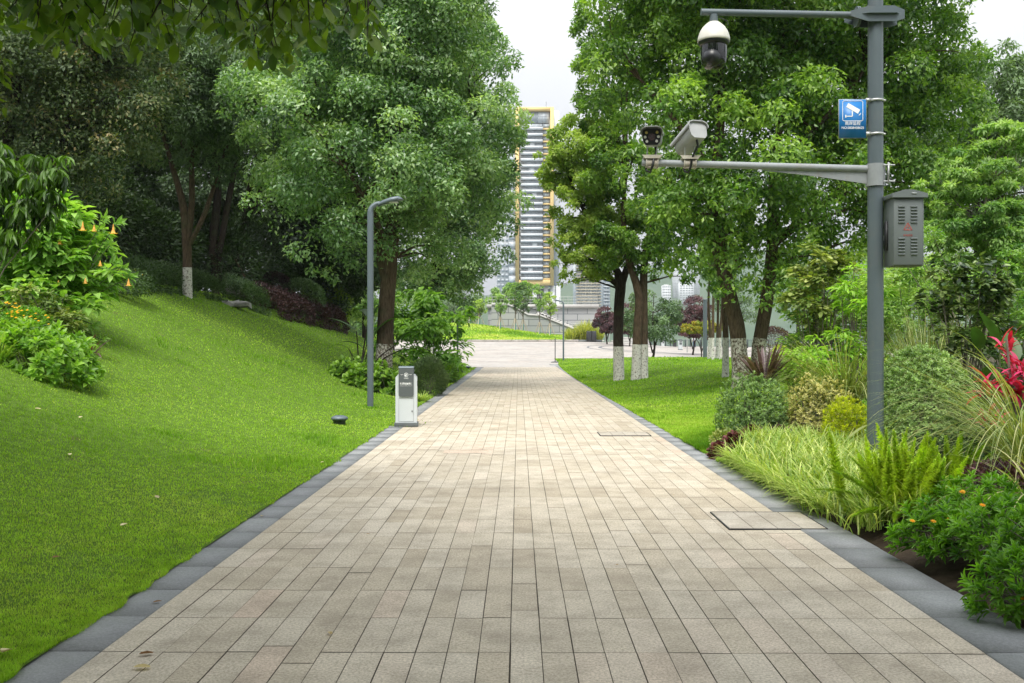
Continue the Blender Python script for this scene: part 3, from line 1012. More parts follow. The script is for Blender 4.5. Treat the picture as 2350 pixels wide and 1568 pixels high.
# --- the big twin stemmed tree on the right lawn
g = G(1712, 25)
bF = G(1700, 25)
bF2 = G(1738, 25.3)
tree("twin_trunk_tree", "big tree with two leaning dark trunks and worn white feet behind the camera pole", g,
     [[*foot(bF, .21)] + pts(25, (1696, 800, .205), (1690, 745, .20), (1668, 650, .18), (1646, 545, .18), (1641, 430, .15), (1655, 250, .10), (1650, 40, .06)),
      [*foot(bF2, .18)] + pts(25.3, (1742, 790, .175), (1758, 700, .17), (1772, 570, .15), (1775, 440, .15), (1788, 290, .10), (1800, 80, .06)),
      pts(25.3, (1772, 560, .13), (1830, 515, .11), (1905, 455, .09), (2000, 380, .05)),
      pts(25.3, (1775, 420, .11), (1840, 330, .09), (1940, 220, .06), (2010, 120, .04)),
      pts(25, (1643, 420, .10), (1590, 330, .08), (1510, 230, .05), (1450, 160, .03))],
     lob(25, (1660, 150, 2.3, 1), (1500, 190, 1.7, .5), (1425, 110, 1.1, .5), (1560, 320, 1.6, -1), (1490, 400, 1.2, 0), (1800, 110, 2.6, 1), (1950, 200, 2.4, 1), (2080, 330, 1.9, 1),
         (2120, 160, 1.7, 1), (1850, 350, 2.0, -1.2), (1610, 490, 1.2, -1.2), (1760, 550, 1.3, -.8), (1900, 520, 1.5, .8), (1665, 650, .62, -1.2), (1770, 660, .75, -1.2), (1700, -120, 3.0, 0), (2000, -60, 2.8, 0),
         (1500, 10, 1.8, 0), (2060, 470, 1.3, .5), (1550, 560, .9, -.5), (1700, 400, 1.4, -1.6), (1400, 0, 1.0, 0), (1620, 600, .6, -1), (1960, 400, 1.6, .5), (1850, 640, .8, .5), (2170, 260, 1.1, 1), (1820, 470, 1.5, 1), (1950, 560, 1.2, 1.5), (1690, 560, 1.0, .3), (1720, 470, 1.3, .5), (1600, 420, 1.4, .5), (1880, 600, .9, 2), (2060, 420, 1.5, 1), (2150, 420, 1.3, 2), (2080, 540, 1.0, 2), (1640, 560, .7, -.8), (2165, 110, 1.0, 1), (2140, 30, 1.0, 1), (1570, 470, 1.2, -.5), (1590, 610, .7, 0), (1700, 620, .7, -1), (1810, 600, .9, 0), (1690, 655, .75, -1.2), (1755, 655, .75, -1.2), (1620, 560, .8, -.8), (1810, 690, .55, -.6), (1730, 610, .9, .6)),
     640, 185000, .145, .075, M['camphor_r'], M['bark_worn'], 1.22, None, 90, cr=.31, brad=.045, fill=.06)
# --- the pair with bright white feet
g = G(1420, 36)
tree("white_foot_tree", "straight dark trunk with a grey white foot, left one of the pair by the path", g,
     [[*foot(g, .19)] + pts(36, (1419, 760, .18), (1421, 690, .185), (1424, 650, .2), (1410, 610, .12), (1370, 540, .09), (1320, 440, .06), (1290, 350, .03)),
      pts(36, (1424, 660, .15), (1440, 610, .12), (1455, 540, .09), (1460, 430, .05)), pts(36, (1424, 655, .12), (1400, 640, .1), (1380, 590, .07), (1350, 560, .04))],
     lob(36, (1335, 340, 1.2), (1275, 390, .75), (1310, 480, .95), (1320, 590, .85), (1375, 600, .7), (1280, 540, .5), (1350, 420, 1.1), (1300, 640, .35), (1390, 500, 1.1), (1255, 350, .45), (1300, 410, .9), (1360, 540, .9), (1330, 570, .85), (1375, 625, .5), (1290, 610, .5), (1330, 640, .35), (1265, 450, .5), (1400, 590, .55, -.4), (1350, 640, .4, -.3), (1425, 550, .7, -.4), (1385, 650, .3, -.4)),
     200, 34000, .14, .075, M['lightleaf'], M['barkdark'], 1.25, "white footed trees on the right lawn", 35, cr=.32, brad=.04)
g = G(1467, 35)
g1_, g2_ = G(1460, 35), G(1477, 35.1)
tree("white_foot_tree", "twin stemmed tree with bright white feet, right one of the pair by the path", g,
     [[*foot(g1_, .17)] + pts(35, (1463, 770, .165), (1467, 680, .15), (1450, 620, .13), (1436, 560, .115), (1430, 480, .08), (1440, 380, .04)),
      [*foot(g2_, .155)] + pts(35.1, (1477, 760, .15), (1477, 650, .14), (1480, 590, .13), (1495, 520, .09), (1520, 440, .05))],
     lob(35, (1440, 530, 1.15), (1420, 390, 1.3), (1510, 470, 1.2), (1395, 270, 1.15), (1540, 590, .75), (1470, 300, 1.4), (1400, 570, .8), (1400, 170, 1.1), (1480, 590, .8), (1550, 400, 1.2), (1370, 90, 1.0), (1400, 30, 1.2), (1540, 530, 1.0), (1505, 610, .7), (1570, 610, .7), (1440, 600, .6), (1390, 560, .8), (1468, 560, .75, .9), (1475, 600, .55, .8)),
     210, 42000, .14, .075, M['camphor_r'], M['bark'], 1.25, "white footed trees on the right lawn", 40, cr=.32, brad=.04, tb=(.62, .2, .15))
# thin limewashed trunks farther back
for i, (x, Y, r, lab) in enumerate([(1665, 29.5, .10, "slim white footed tree just left of the twin trunk tree"), (1627, 55, .085, "thin white footed trunk, leftmost in the row behind the lawn"),
                                    (1636, 53, .09, "thin white footed trunk, second from the left in the row behind the lawn"), (1645, 56, .085, "thin white footed trunk, third from the left in the row behind the lawn"),
                                    (1653, 54, .08, "thin white footed trunk nearest the slim tree in the row behind the lawn")]):
    g = G(x, Y)
    top = 600 if i else 520
    tree("slim_tree", lab, g, [[*foot(g, r)] + pts(Y, (x + 2 * (i % 2), 760, r * .9), (x - 3 + 2 * i, 690, r * .75), (x + 4, top, r * .5))],
         lob(Y, (x, top, 1.1 if i else .9, .5), (x + 15, top + 50, .8, .5)), 30, 3500, .14, .07, M['camphor_r'], M['bark'], 1.2, "slim white footed trees", 8, brad=.03)
# trees behind, right edge
g = G(2250, 34)
tree("loose_tree", "tall pale loose crowned tree at the right edge behind the twin trunk tree", g,
     [[*foot(g, .15)] + pts(34, (2245, 560, .14), (2240, 420, .1), (2260, 300, .06), (2280, 220, .03))],
     lob(34, (2210, 250, 1.9), (2290, 320, 1.9), (2230, 420, 2.0), (2340, 240, 1.2), (2340, 420, 1.9), (2170, 370, 1.6), (2350, 520, 1.8), (2300, 200, 1.4), (2350, 190, 1.2), (2260, 160, .9)),
     190, 46000, .16, .075, M['midleaf'], M['barkdark'], None, None, 40, cr=.3, tb=(.7, .18, .15))
g = G(2270, 18)
tree("feathery_tree", "small pale feathery tree with bare grey twigs at the right edge", g,
     [[*foot(g, .05)] + pts(18, (2262, 640, .035), (2258, 480, .025), (2285, 380, .012)), [*foot(g, .04)] + pts(18, (2292, 640, .03), (2320, 500, .02), (2335, 400, .01))]
     + [pts(18, (2265 + 5 * k, 640 - 12 * k, .012), (2262 + a * .5, 560 - 12 * k, .009), (2262 + a, 500 - 10 * k, .004)) for k, a in enumerate((-110, 60, -70, 110, -40, 90, -90, 40))],
     lob(18, (2235, 400, .62), (2300, 360, .62), (2160, 430, .38), (2335, 450, .6), (2250, 500, .66), (2185, 520, .4), (2310, 560, .6), (2140, 460, .25), (2200, 590, .45), (2270, 650, .5), (2340, 330, .4)),
     210, 34000, .10, .036, M['feath'], M['twig'], None, None, 60, cr=.30, brad=.012, flat=.45, tb=(.5, .22, .17))

# --- middle distance trees on the plaza's right
for x, Y, h, r, lf, lab, tr in [
    (1498, 74, 655, 2.0, 'midleaf', "round small green tree at the lawn's far edge between trunk pair and plaza", .09),
    (1590, 86, 668, 1.5, 'plum', "dark purple leaved tree between the green round tree and thin trunks", .08),
    (1393, 108, 700, 1.4, 'plum', "purple leaved tree at the stone wall's right end, left of the dark trunk", .08),
    (1445, 104, 690, 1.4, 'plum', "reddish leaved tree seen between the trunks of the white footed pair", .07),
    (1610, 76, 738, 1.0, 'maple', "little yellow orange maple with several stems at the lawn's far edge", .05),
]:
    g = G(x, Y)
    zt = V(x, h, Y).z
    mid = (g.z + zt) / 2
    stems = [[*foot(g, tr)] + [(g.x + .1 * random.gauss(0, 1), Y, g.z + .9, tr * .85), (g.x, Y, mid, tr * .5), (g.x + .1, Y, zt - .6, tr * .2)]]
    stems += [[(g.x, Y, g.z + .5, tr * .7), (g.x + a * .35, Y, g.z + 1.3, tr * .6), (g.x + a, Y, mid + .3, tr * .25)] for a in (-.6, .7)]
    hh = (zt - g.z)
    tree("small_tree", lab, g, stems, [(g.x, Y, zt - .45, 1.2, 1.0, .45), (g.x - .9, Y, zt - .55, .8, .8, .35), (g.x + .9, Y, zt - .5, .8, .8, .35)] if lf == 'maple' else [(g.x, Y, zt - .42 * hh, r, r, .36 * hh), (g.x + .5 * r, Y, zt - .55 * hh, .7 * r, .8 * r, .24 * hh), (g.x - .5 * r, Y, zt - .5 * hh, .65 * r, .8 * r, .26 * hh)],
         80, 9000 if lf != 'maple' else 4000, .19, .11, M[lf], M['barkdark'], None, None, 25, cr=.3, brad=.03)


# ------------------------------------------------------------------ overhanging tree above and behind the photographer
g = Vector((-6.6, -2.0, float(H(-6.6, -2.0))))
root = thing("overhanging_tree", "leafy branches of a near tree hanging down in the upper left corner", "tree", g)
tb, cb = MB(), MB()
wash_tube(tb, [(g.x, g.y, g.z - .2), (-6.5, -1.9, 2.4), (-5.8, -1.0, 4.2), (-4.6, 1.4, 5.2), (-3.6, 4.2, 5.5), (-2.6, 7.0, 5.4)], [.36, .3, .25, .18, .12, .05])
wash_tube(tb, [(-5.8, -1.0, 4.2), (-3.6, -1.2, 5.6), (-.6, -.6, 6.2), (2.2, .4, 6.4), (5.0, .6, 6.9)], [.2, .15, .11, .07, .03])
wash_tube(tb, [(-5.0, .4, 4.9), (-5.6, 3.2, 5.3), (-5.4, 6.5, 5.0), (-4.8, 9.2, 4.7)], [.14, .11, .08, .03])
clumps(cb, [(-4.5, 3.0, 6.4, 3.4, 4.2, 1.3), (-1.5, 1.0, 7.0, 4.2, 3.6, 1.3), (2.4, .4, 7.0, 3.0, 3.2, 1.1), (-5.5, 7.0, 5.9, 2.4, 2.4, .9), (-2.8, 6.8, 6.1, 1.9, 2.2, .75), (-2, -3.5, 6.6, 4, 3, 1.4), (4.6, .9, 7.2, 2.8, 2.8, 1.0), (5, -3, 7, 3.5, 3, 1.2), (1.5, -3.5, 7, 3.5, 3, 1.2), (2.2, 1.2, 6.9, 2.8, 2.2, .9), (-2, -7, 5.5, 7, 2.5, 3), (5, -6, 5.5, 4, 2.5, 3)],
       520, 300000, .135, .075, .36, 'd', fill=.35)  # unseen overhead and rear lobes widened and thickened to shade the foreground
n_tw = 0
for k in range(125):
    Yt = random.uniform(6.2, 10.0)
    x = random.uniform(-30, 870)
    yb = (60 + 110 * math.exp(-((x - 600) / 150) ** 2) + 70 * math.exp(-((x - 240) / 130) ** 2) + 30 * math.exp(-((x - 830) / 60) ** 2)) * random.uniform(.25, 1.0)
    e = V(x, yb, Yt)
    s0 = e + Vector((random.gauss(0, .25), random.gauss(-.1, .3), random.uniform(.5, 1.0)))
    P = [s0, s0.lerp(e, .4) + Vector((random.gauss(0, .05), 0, .06)), s0.lerp(e, .75), e]
    tb.tube(P, [.009, .007, .005, .002], 4, cap=False)
    m = random.randint(9, 15)
    f = np.linspace(.15, 1, m)
    pp = np.array([tuple(P[0].lerp(P[3], q)) for q in f]) + rng.normal(0, .02, (m, 3))
    a = rng.random(m) * 6.28
    A = np.stack([np.cos(a) * .7, np.sin(a) * .7, np.full(m, -.8) + rng.normal(0, .3, m)], 1)
    Nn = np.stack([np.cos(a) * .6, np.sin(a) * .6 - .5, np.full(m, .6)], 1) + rng.normal(0, .35, (m, 3))
    s = rng.uniform(.75, 1.2, m)
    cb.leaves(pp, A, Nn, 0.138 * s, .074 * s, np.clip(rng.normal(.4, .25, m) + (.6 if random.random() < .03 else 0), 0, 1), 'o')
for k in range(26):     # light sprig at the far left border
    pp = np.array([tuple(V(random.uniform(-12, 12), random.uniform(90, 250), 7.0))])
    cb.leaves(pp, rng.normal(0, .5, (1, 3)) + np.array([[.2, 0, -.8]]), rng.normal(0, .5, (1, 3)) + np.array([[0, -.6, .5]]), .09, .04, .95, 'l')
tb.build("trunk", M['barkdark'], root, smooth=True)
cb.build("crown", M['overleaf'], root)


# ------------------------------------------------------------------ shrubs and bedding plants
def dome(mb, c, R, n, L, W, shape='d', shell=.7, amp=.12, seed=1, up=.6, out=.8, droop=0.0, zlo=-.72, tb=(.5, .22), jit=.5, hem=1.0):
    c = np.array(c, float)
    d = rdir(n)
    d[:, 2] = np.where(d[:, 2] < zlo, -d[:, 2] * hem + zlo * .2, d[:, 2])
    d = unit(d)
    q = shell + (1 - shell) * rng.random(n) ** .6
    lump_ = lump(d, seed, amp)
    P = c + d * np.array(R) * (q * lump_)[:, None]
    A = d * out + rdir(n) * jit + np.array([0, 0, -droop])
    Nn = np.array([0, 0, up]) + d * .5 + rdir(n) * .4
    s = rng.uniform(.7, 1.2, n)
    fl = vnoise(P[:, 0] * 3 + P[:, 1], P[:, 2] * 3 + P[:, 1] * 2, 2.2) - .5
    mb.leaves(P, A, Nn, L * s, W * s, np.clip(tb[0] + fl * .5 + rng.normal(0, tb[1], n), 0, 1), shape)


def rosettes(mb, tips, dirs, k, L, W, shape='l', open_=.9, tb=(.5, .18), droop=.15):
    n = len(tips)
    tips, dirs = np.repeat(tips, k, 0), np.repeat(unit(dirs), k, 0)
    a = np.tile(np.arange(k) * 2.4, n) + np.repeat(rng.random(n) * 6, k)
    ref = np.where(np.abs(dirs[:, :1]) < .8, np.array([[1.0, 0, 0]]), np.array([[0, 1.0, 0]]))
    u = unit(np.cross(dirs, ref))
    w = np.cross(dirs, u)
    ring = u * np.cos(a)[:, None] + w * np.sin(a)[:, None]
    lev = np.tile(np.linspace(0, 1, k), n)
    op = open_ * (1.15 - .75 * lev) + rng.normal(0, .12, n * k)
    A = dirs * np.cos(op)[:, None] + ring * np.sin(op)[:, None] + np.array([0, 0, -droop])
    Nn = dirs * np.sin(op)[:, None] - ring * np.cos(op)[:, None] + rng.normal(0, .15, (n * k, 3))
    P = tips - dirs * ((1 - lev) * L * .5)[:, None] + rng.normal(0, L * .05, (n * k, 3))
    s = rng.uniform(.7, 1.15, n * k) * (1.05 - .3 * lev)
    t = np.clip(tb[0] + .25 * (lev - .5) + np.repeat(rng.normal(0, tb[1], n), k) + rng.normal(0, .1, n * k), 0, 1)
    mb.leaves(P, A, Nn, L * s, W * s, t, shape)


def stemset(mb, base, tips, r=.006):
    base = Vector(base)
    for t in tips:
        t = Vector(t)
        b = base + Vector((random.gauss(0, .06), random.gauss(0, .06), 0))
        mb.tube([b, b.lerp(t, .5) + Vector((random.gauss(0, .03), random.gauss(0, .03), .05)), t], [r, r * .8, r * .4], 4, cap=False)


def shrub(name, label, base, R, n, L, W, mat, shape='d', cat="shrub", group=None, ros=None, nst=24, hole=None, **kw):
    """dome shaped shrub standing at base: foliage plus stems"""
    base = Vector(base)
    root = thing(name, label, cat, base, group)
    fb, sb = MB(), MB()
    c = base + Vector((0, 0, R[2] * .42))
    if ros:
        d = rdir(ros[0])
        d[:, 2] = np.abs(d[:, 2] + .12) - .18
        d = unit(d)
        sc = ((.84 if R[2] > 1.2 else .72) + (.16 if R[2] > 1.2 else .28) * rng.random(ros[0]) ** .7) * lump(d, 5, .04 if R[2] > 1.2 else .12)
        tips = np.array(c) - np.array([0, 0, R[2] * .25]) + d * np.array([R[0], R[1], R[2] * .85]) * sc[:, None]
        rosettes(fb, tips, d * .7 + np.array([0, 0, .55]), ros[1], L, W, shape, **kw)
        idx = rng.choice(len(tips), min(nst, len(tips)), replace=False)
        stemset(sb, base, tips[idx])
    else:
        dome(fb, c, (R[0], R[1], R[2] * .6), n, L, W, shape, **kw)
        d = rdir(nst)
        d[:, 2] = np.abs(d[:, 2])
        stemset(sb, base, np.array(c) + d * np.array(R) * np.array([.85, .85, .5]))
    fb.build("foliage", mat, root)
    sb.build("stem", M['twig'], root)
    return root


def tuft(name, label, base, n, L, W, lean, curl, mat, spread=.1, seg=7, cat="plant", group=None, tb=(.5, .25), stiff=1.2, az=None):
    base = Vector(base)
    r = rng
    a = r.random(n) * 2 * PI if az is None else r.uniform(az[0], az[1], n)
    rr_ = spread * np.sqrt(r.random(n))
    P = np.stack([base.x + rr_ * np.cos(a), base.y + rr_ * np.sin(a), np.full(n, base.z - .02)], 1)
    m = MB()
    m.blades(P, a + r.normal(0, .3, n), L * r.uniform(.6, 1.1, n), W, np.abs(r.normal(lean, lean * .5, n)), np.clip(r.normal(curl, .35, n), 0, 3), seg, np.clip(r.normal(tb[0], tb[1], n), 0, 1), stiff=stiff)
    return tag(m.build(name, mat, None, base), label, cat, group)


def flower(parent, name, p, r, mat, nrm=(0, -.4, .9), k=9):
    m = MB()
    p, nrm = Vector(p), Vector(nrm).normalized()
    a = np.arange(k) * 2 * PI / k
    u = nrm.orthogonal().normalized()
    w = nrm.cross(u)
    A = np.array([tuple(u * math.cos(q) + w * math.sin(q) + nrm * .25) for q in a])
    m.leaves(np.tile(np.array(p), (k, 1)), A, np.tile(np.array(nrm), (k, 1)), r, r * .55, rng.random(k), 'd')
    A2 = np.array([tuple(u * math.cos(q + .3) + w * math.sin(q + .3) + nrm * .8) for q in a])
    m.leaves(np.tile(np.array(p), (k, 1)), A2, np.tile(np.array(nrm), (k, 1)), r * .6, r * .4, rng.random(k), 'd')
    return m.build(name, mat, parent)


# --- right bed -------------------------------------------------------------------------------------------
shrub("round_shrub", "loose round grey green shrub left of the cream variegated bush, before the purple spiky plant", G(1728, 14.6), (.50, .46, .86), 0, .048, .020, M['grey_shrub'], 'd', ros=(1700, 7), open_=.9, tb=(.5, .2))
shrub("cream_shrub", "cream and yellow variegated shrub between the grey green shrub and the pole", G(1880, 14.4), (.50, .44, .84), 0, .040, .022, M['cream_shrub'], 'd', ros=(1700, 6), open_=1.0, tb=(.55, .25))
shrub("yellow_shrub", "small acid yellow shrub at the pole's left foot", G(1945, 13.0), (.31, .28, .62), 0, .048, .016, M['yellow_shrub'], 'd', ros=(900, 7), open_=.8, tb=(.6, .2))
shrub("round_shrub", "large clipped grey green shrub right beside the camera pole's foot", G(2118, 11.9), (.62, .56, 1.30), 0, .050, .021, M['grey_shrub'], 'd', ros=(3600, 7), open_=.9, tb=(.68, .2))
tuft("cordyline", "purple strap leaved spiky plant in front of the twin trunks", G(1752, 16.2) + Vector((0, 0, .70)), 75, .78, .060, .6, .35, M['cord'], .05, 5, tb=(.5, .25))
tuft("cordyline", "low purple strap leaved plant drooping at the cream shrub's back", G(1815, 15.3), 16, .55, .045, 1.0, .6, M['cord'], .05, 5)
tuft("fountain_grass", "tall arching grass tuft with tan inner blades left of the camera pole", G(1940, 15.6), 800, 2.05, .012, .28, 1.6, M['fount'], .22, 10, tb=(.6, .22), az=(1.2, 5.0))
tuft("fountain_grass", "upright grass tuft behind the large clipped shrub, right of the pole", G(2130, 15.5), 520, 1.9, .013, .12, .55, M['fount'], .22, 8, tb=(.6, .2))
tuft("fountain_grass", "nearest arching grass tuft with long bending blades at the right border", G(2375, 9.5), 330, 2.3, .0105, .35, 1.95, M['fount'], .18, 13, tb=(.6, .2), az=(1.6, 5.4))
tuft("fountain_grass", "thin arching grass bending over the marigolds at the right border", G(2400, 7.6), 40, 1.0, .014, .6, 1.5, M['fount'], .1, 10, tb=(.8, .12), az=(2.2, 4.2))
# pale broad leaf shrubs
def bigshrub(name, label, base, lobes, ncl, nl, L, W, mat, shape='l', cat="shrub", stems=6, **kw):
    base = Vector(base)
    root = thing(name, label, cat, base)
    fb, sb = MB(), MB()
    kw.setdefault('out', True)
    C = clumps(fb, lobes, ncl, nl, L, W, kw.pop('cr', .34), shape, **kw)
    stemset(sb, base, C[rng.choice(len(C), min(stems * 4, len(C)), replace=False)], .012)
    fb.build("foliage", mat, root)
    sb.build("stem", M['twig'], root)
    return root


bigshrub("variegated_shrub", "tall shrub with pale cream edged leaves left of the pole, hanging before the trunks", G(1885, 17.5),
         lob(17.5, (1870, 610, .40), (1900, 660, .45), (1850, 700, .40), (1900, 740, .40), (1835, 745, .25), (1935, 620, .2), (1850, 640, .3)), 60, 1700, .13, .072, M['vario'], 'o', tb=(.62, .2, .15), up=1.0)
bigshrub("green_shrub", "light green shrub with pointed upright leaves just left of the pole", G(1965, 16.5),
         lob(16.5, (1975, 690, .38), (1940, 700, .26), (1985, 590, .2), (1975, 640, .25), (1900, 820, .45), (1850, 830, .35)), 60, 1500, .15, .045, M['hyd'], 'l', tb=(.6, .2, .15))
bigshrub("leathery_shrub", "dark leathery leaved shrub with pale glossy leaves under the control box", G(2210, 14.2),
         lob(14.2, (2215, 610, .36), (2180, 660, .36), (2240, 690, .42), (2150, 720, .26), (2225, 770, .45), (2265, 640, .3), (2130, 690, .2)), 80, 2100, .115, .062, M['camel'], 'o', tb=(.42, .25, .2), up=1.0)
bigshrub("backing_shrub", "mixed light green shrub mass at the right edge below the feathery tree", G(2320, 16.0),
         lob(16, (2320, 640, .5), (2340, 720, .5), (2290, 700, .4), (2350, 800, .5), (2120, 640, .35), (2100, 560, .35)), 70, 4200, .10, .04, M['feath'], 'd', tb=(.3, .22, .15))
bigshrub("small_bush", "bushy light green plant under the arching grass, right of the purple spiky plant", G(1850, 16),
         lob(16, (1850, 850, .3), (1880, 890, .3), (1830, 880, .25)), 40, 900, .09, .045, M['hyd'], 'l', tb=(.5, .2, .15))
for k, (x, y, Y, r, mt, lab) in enumerate([(1880, 700, 21, .8, 'camphor_r', "green backing bush between the twin trunks and the pole"), (2075, 690, 21, .9, 'feath', "light green backing bush right of the pole, under the control box"), (2180, 640, 23, 1.1, 'feath', "pale green backing bush behind the leathery shrub"),
                                        (2310, 690, 20, 1.0, 'camphor_r', "green backing bush at the right border under the feathery tree"), (2010, 640, 24, .9, 'lightleaf', "yellow green backing bush directly behind the pole")]):
    bigshrub("backing_bush", lab, G(x, Y), lob(Y, (x, y, r), (x + 30, y + 60, r * .8), (x - 30, y + 70, r * .8), (x, y + 110, r * .8)), 60, 5200, .12, .05, M[mt], 'd', tb=(.5, .22, .15))
# red cordyline with stems and canna leaf
g = G(2325, 11.0)
root = thing("red_cordyline", "crimson leaved plant glowing behind the arching grass at the right border", "plant", g)
m = MB()
rd = lambda n, c, s: np.array(c) + rng.normal(0, s, (n, 3))
for c, n_, L_, lean in ((V(2325, 900, 11.0), 22, .46, 1.0), (V(2275, 905, 11.0), 14, .40, .9), (V(2310, 800, 11.1), 7, .30, .35), (V(2345, 860, 11.0), 14, .4, .8), (V(2270, 970, 10.9), 9, .3, .8)):
    m.blades(rd(n_ * 2, c, .05), rng.random(n_ * 2) * 6.28, L_ * rng.uniform(.6, 1.1, n_ * 2), .045, np.abs(rng.normal(lean, .4, n_ * 2)), .9, 6, np.clip(rng.normal(.55, .28, n_ * 2), 0, 1))
m.build("foliage", M['red'], root)
m = MB()
for x, y in ((2325, 900), (2275, 905), (2310, 780), (2345, 860), (2270, 970)):
    m.tube([g, g.lerp(V(x, y, 11.0), .5) + Vector((.03, 0, .05)), V(x, y, 11.0)], [.02, .016, .014], 6)
m.build("stem", M['twig'], root)


def bigleaf(mb, base, az, L, W, lean, curl, tint, fold=.12, seg=10):
    """one broad blade with a midrib fold"""
    p = Vector(base)
    hd, sd = Vector((math.cos(az), math.sin(az), 0)), Vector((-math.sin(az), math.cos(az), 0))
    rows = []
    for k in range(seg + 1):
        t = k / seg
        th = lean + curl * t
        d = hd * math.sin(th) + Vector((0, 0, 1)) * math.cos(th)
        nn = hd * math.cos(th) * -1 + Vector((0, 0, 1)) * math.sin(th)
        w = W * .5 * (math.sin(PI * min(1, (t * .96 + .02)) ** .8)) ** .75
        rows.append([tuple(p - sd * w + nn * w * fold), tuple(p - sd * w * .5 + nn * w * fold * .4), tuple(p), tuple(p + sd * w * .5 + nn * w * fold * .4), tuple(p + sd * w + nn * w * fold)])
        p = p + d * (L / seg)
    r = np.array(rows)
    mb.sheet(r[..., 0], r[..., 1], r[..., 2], tint)


g = G(2290, 11.5)
root = thing("canna", "broad green canna leaves standing behind the crimson plant", "plant", g)
s_ = MB()
for x, y, a, L_, W_, ln in ((2295, 800, 2.2, .50, .24, .35), (2250, 800, 3.0, .35, .16, .6), (2265, 870, 3.4, .3, .14, .8), (2330, 830, .5, .4, .2, .4)):
    m = MB()
    bigleaf(m, V(x, y, 11.5), a + 1.0, L_, W_, ln, .4, random.random())
    m.build("leaf", M['canna'], root, smooth=True)
    s_.tube([g, V(x, y, 11.5)], [.018, .01], 6)
s_.build("stem", M['stem'], root)
g = G(1990, 12.9)
root = thing("single_lance_leaf", "grey green lance leaves leaning out at the pole's left foot", "plant", g)
for x, y, Yl, a, L_, W_, ln, cu, t in ((1990, 975, 12.4, 3.6, .42, .06, 1.9, .35, .9), (1992, 890, 12.9, 3.2, .36, .045, 1.45, .2, .8), (2000, 960, 12.6, 3.0, .3, .05, 1.3, .5, .6)):
    m = MB()
    bigleaf(m, V(x, y, Yl), a, L_, W_, ln, cu, t)
    m.build("leaf", M['vario'], root, smooth=True)
# burgundy and variegated edging
for k, (x, Y, lab, mt, r) in enumerate([(1650, 12.75, "burgundy frilled leaves at the kerb where the lawn ends", 'burg', .13), (1685, 13.2, "burgundy frilled clump second in from the kerb", 'burg', .15),
                                         (1725, 13.6, "purple frilled clump under the grey green shrub", 'burg', .15), (1790, 13.7, "dark purple clump between the shrubs and striped grass", 'plum', .15)]):
    shrub("coral_bells", lab, G(x, Y), (r, r, r * 1.3), 420, .055, .055, M[mt], 'o', "plant", "burgundy edging plants", amp=.1, shell=.5, nst=8, up=.9)
shrub("variegated_edging", "small yellow green variegated plant at the lawn corner by the kerb", G(1658, 13.5), (.17, .16, .25), 520, .05, .03, M['vario'], 'l', "plant", amp=.1, shell=.5, nst=8, tb=(.75, .2))
shrub("purple_edging", "dark purple small leaved plant behind the marigolds at the right border", G(2300, 8.6), (.42, .3, .32), 1600, .05, .028, M['plum'], 'l', "plant", amp=.12, shell=.5, nst=12)
# striped ground grass
n = 5900
Yq = rng.uniform(7.75, 13.4, n)
xo = np.interp(Yq, [7.75, 9.5, 11, 12, 13.4], [3.1, 4.0, 4.3, 4.35, 4.0])
Xq = edge_right(Yq) + .10 + (xo - edge_right(Yq)) * rng.random(n)
Xq = np.where((Yq > 12.4) & (Xq < 2.95), Xq + .5, Xq)
tuftid = np.floor(Xq * 6) * 13 + np.floor(Yq * 6)
cx, cy = (np.floor(Xq * 6) + .5) / 6 + rng.normal(0, .03, n), (np.floor(Yq * 6) + .5) / 6 + rng.normal(0, .03, n)
aq = rng.random(n) * 6.28
m = MB()
m.blades(np.stack([cx, cy, H(cx, cy) - .01], 1), aq, rng.uniform(.24, .42, n), rng.uniform(.010, .016, n), np.abs(rng.normal(.3, .2, n)), rng.normal(1.25, .4, n), 6, np.clip(rng.normal(.62, .25, n), 0, 1), stiff=1.3)
n2 = 900
Y2 = rng.uniform(8.4, 12.3, n2)
X2 = edge_right(Y2) + rng.uniform(.08, .2, n2)
m.blades(np.stack([X2, Y2, H(X2, Y2)], 1), rng.normal(PI, .7, n2), rng.uniform(.25, .42, n2), .013, rng.uniform(.4, .9, n2), rng.normal(1.0, .3, n2), 6, np.clip(rng.normal(.7, .2, n2), 0, 1))
tag(m.build("striped_ground_cover", M['lir']), "cream striped ground grass spilling over the kerb at the pole's foot", "ground cover", kind="stuff")


# foxtail ferns
def foxtail(name, label, base, fronds, group=None):
    base = Vector(base)
    root = thing(name, label, "fern", base, group)
    for az, L_, lean, curl, r, t, *o_ in fronds:
        m = MB()
        p = base + Vector((math.cos(az), math.sin(az), 0)) * .05 + (Vector((o_[0], o_[1], 0)) if o_ else Vector())
        st = []
        nseg = 34
        for k in range(nseg):
            th = lean + curl * (k / nseg)
            d = Vector((math.cos(az) * math.sin(th), math.sin(az) * math.sin(th), math.cos(th)))
            st.append((p.copy(), d))
            p = p + d * (L_ / nseg)
        P, A, Nn = [], [], []
        for k, (q, d) in enumerate(st):
            f = k / nseg
            w = r * (min(1, f * 4 + .35)) * (1 - .85 * max(0, (f - .45) / .55) ** 1.3)
            u_ = d.orthogonal().normalized()
            v_ = d.cross(u_)
            for j in range(26):
                a = random.random() * 6.28
                o = u_ * math.cos(a) + v_ * math.sin(a)
                P.append(tuple(q + d * random.uniform(0, L_ / nseg)))
                A.append(tuple(o * w + d * w * .75))
                Nn.append(tuple(d - o * .4))
        A = np.array(A)
        ln = np.linalg.norm(A, axis=1) * rng.uniform(.75, 1.1, len(A))
        m.leaves(np.array(P), A, np.array(Nn), ln, 0.010, np.clip(rng.normal(t, .16, len(A)), 0, 1), 'd')
        m.tube([q for q, d in st[::4]], .003, 4, cap=False)
        m.build("frond", M['fern'], root)
    return root


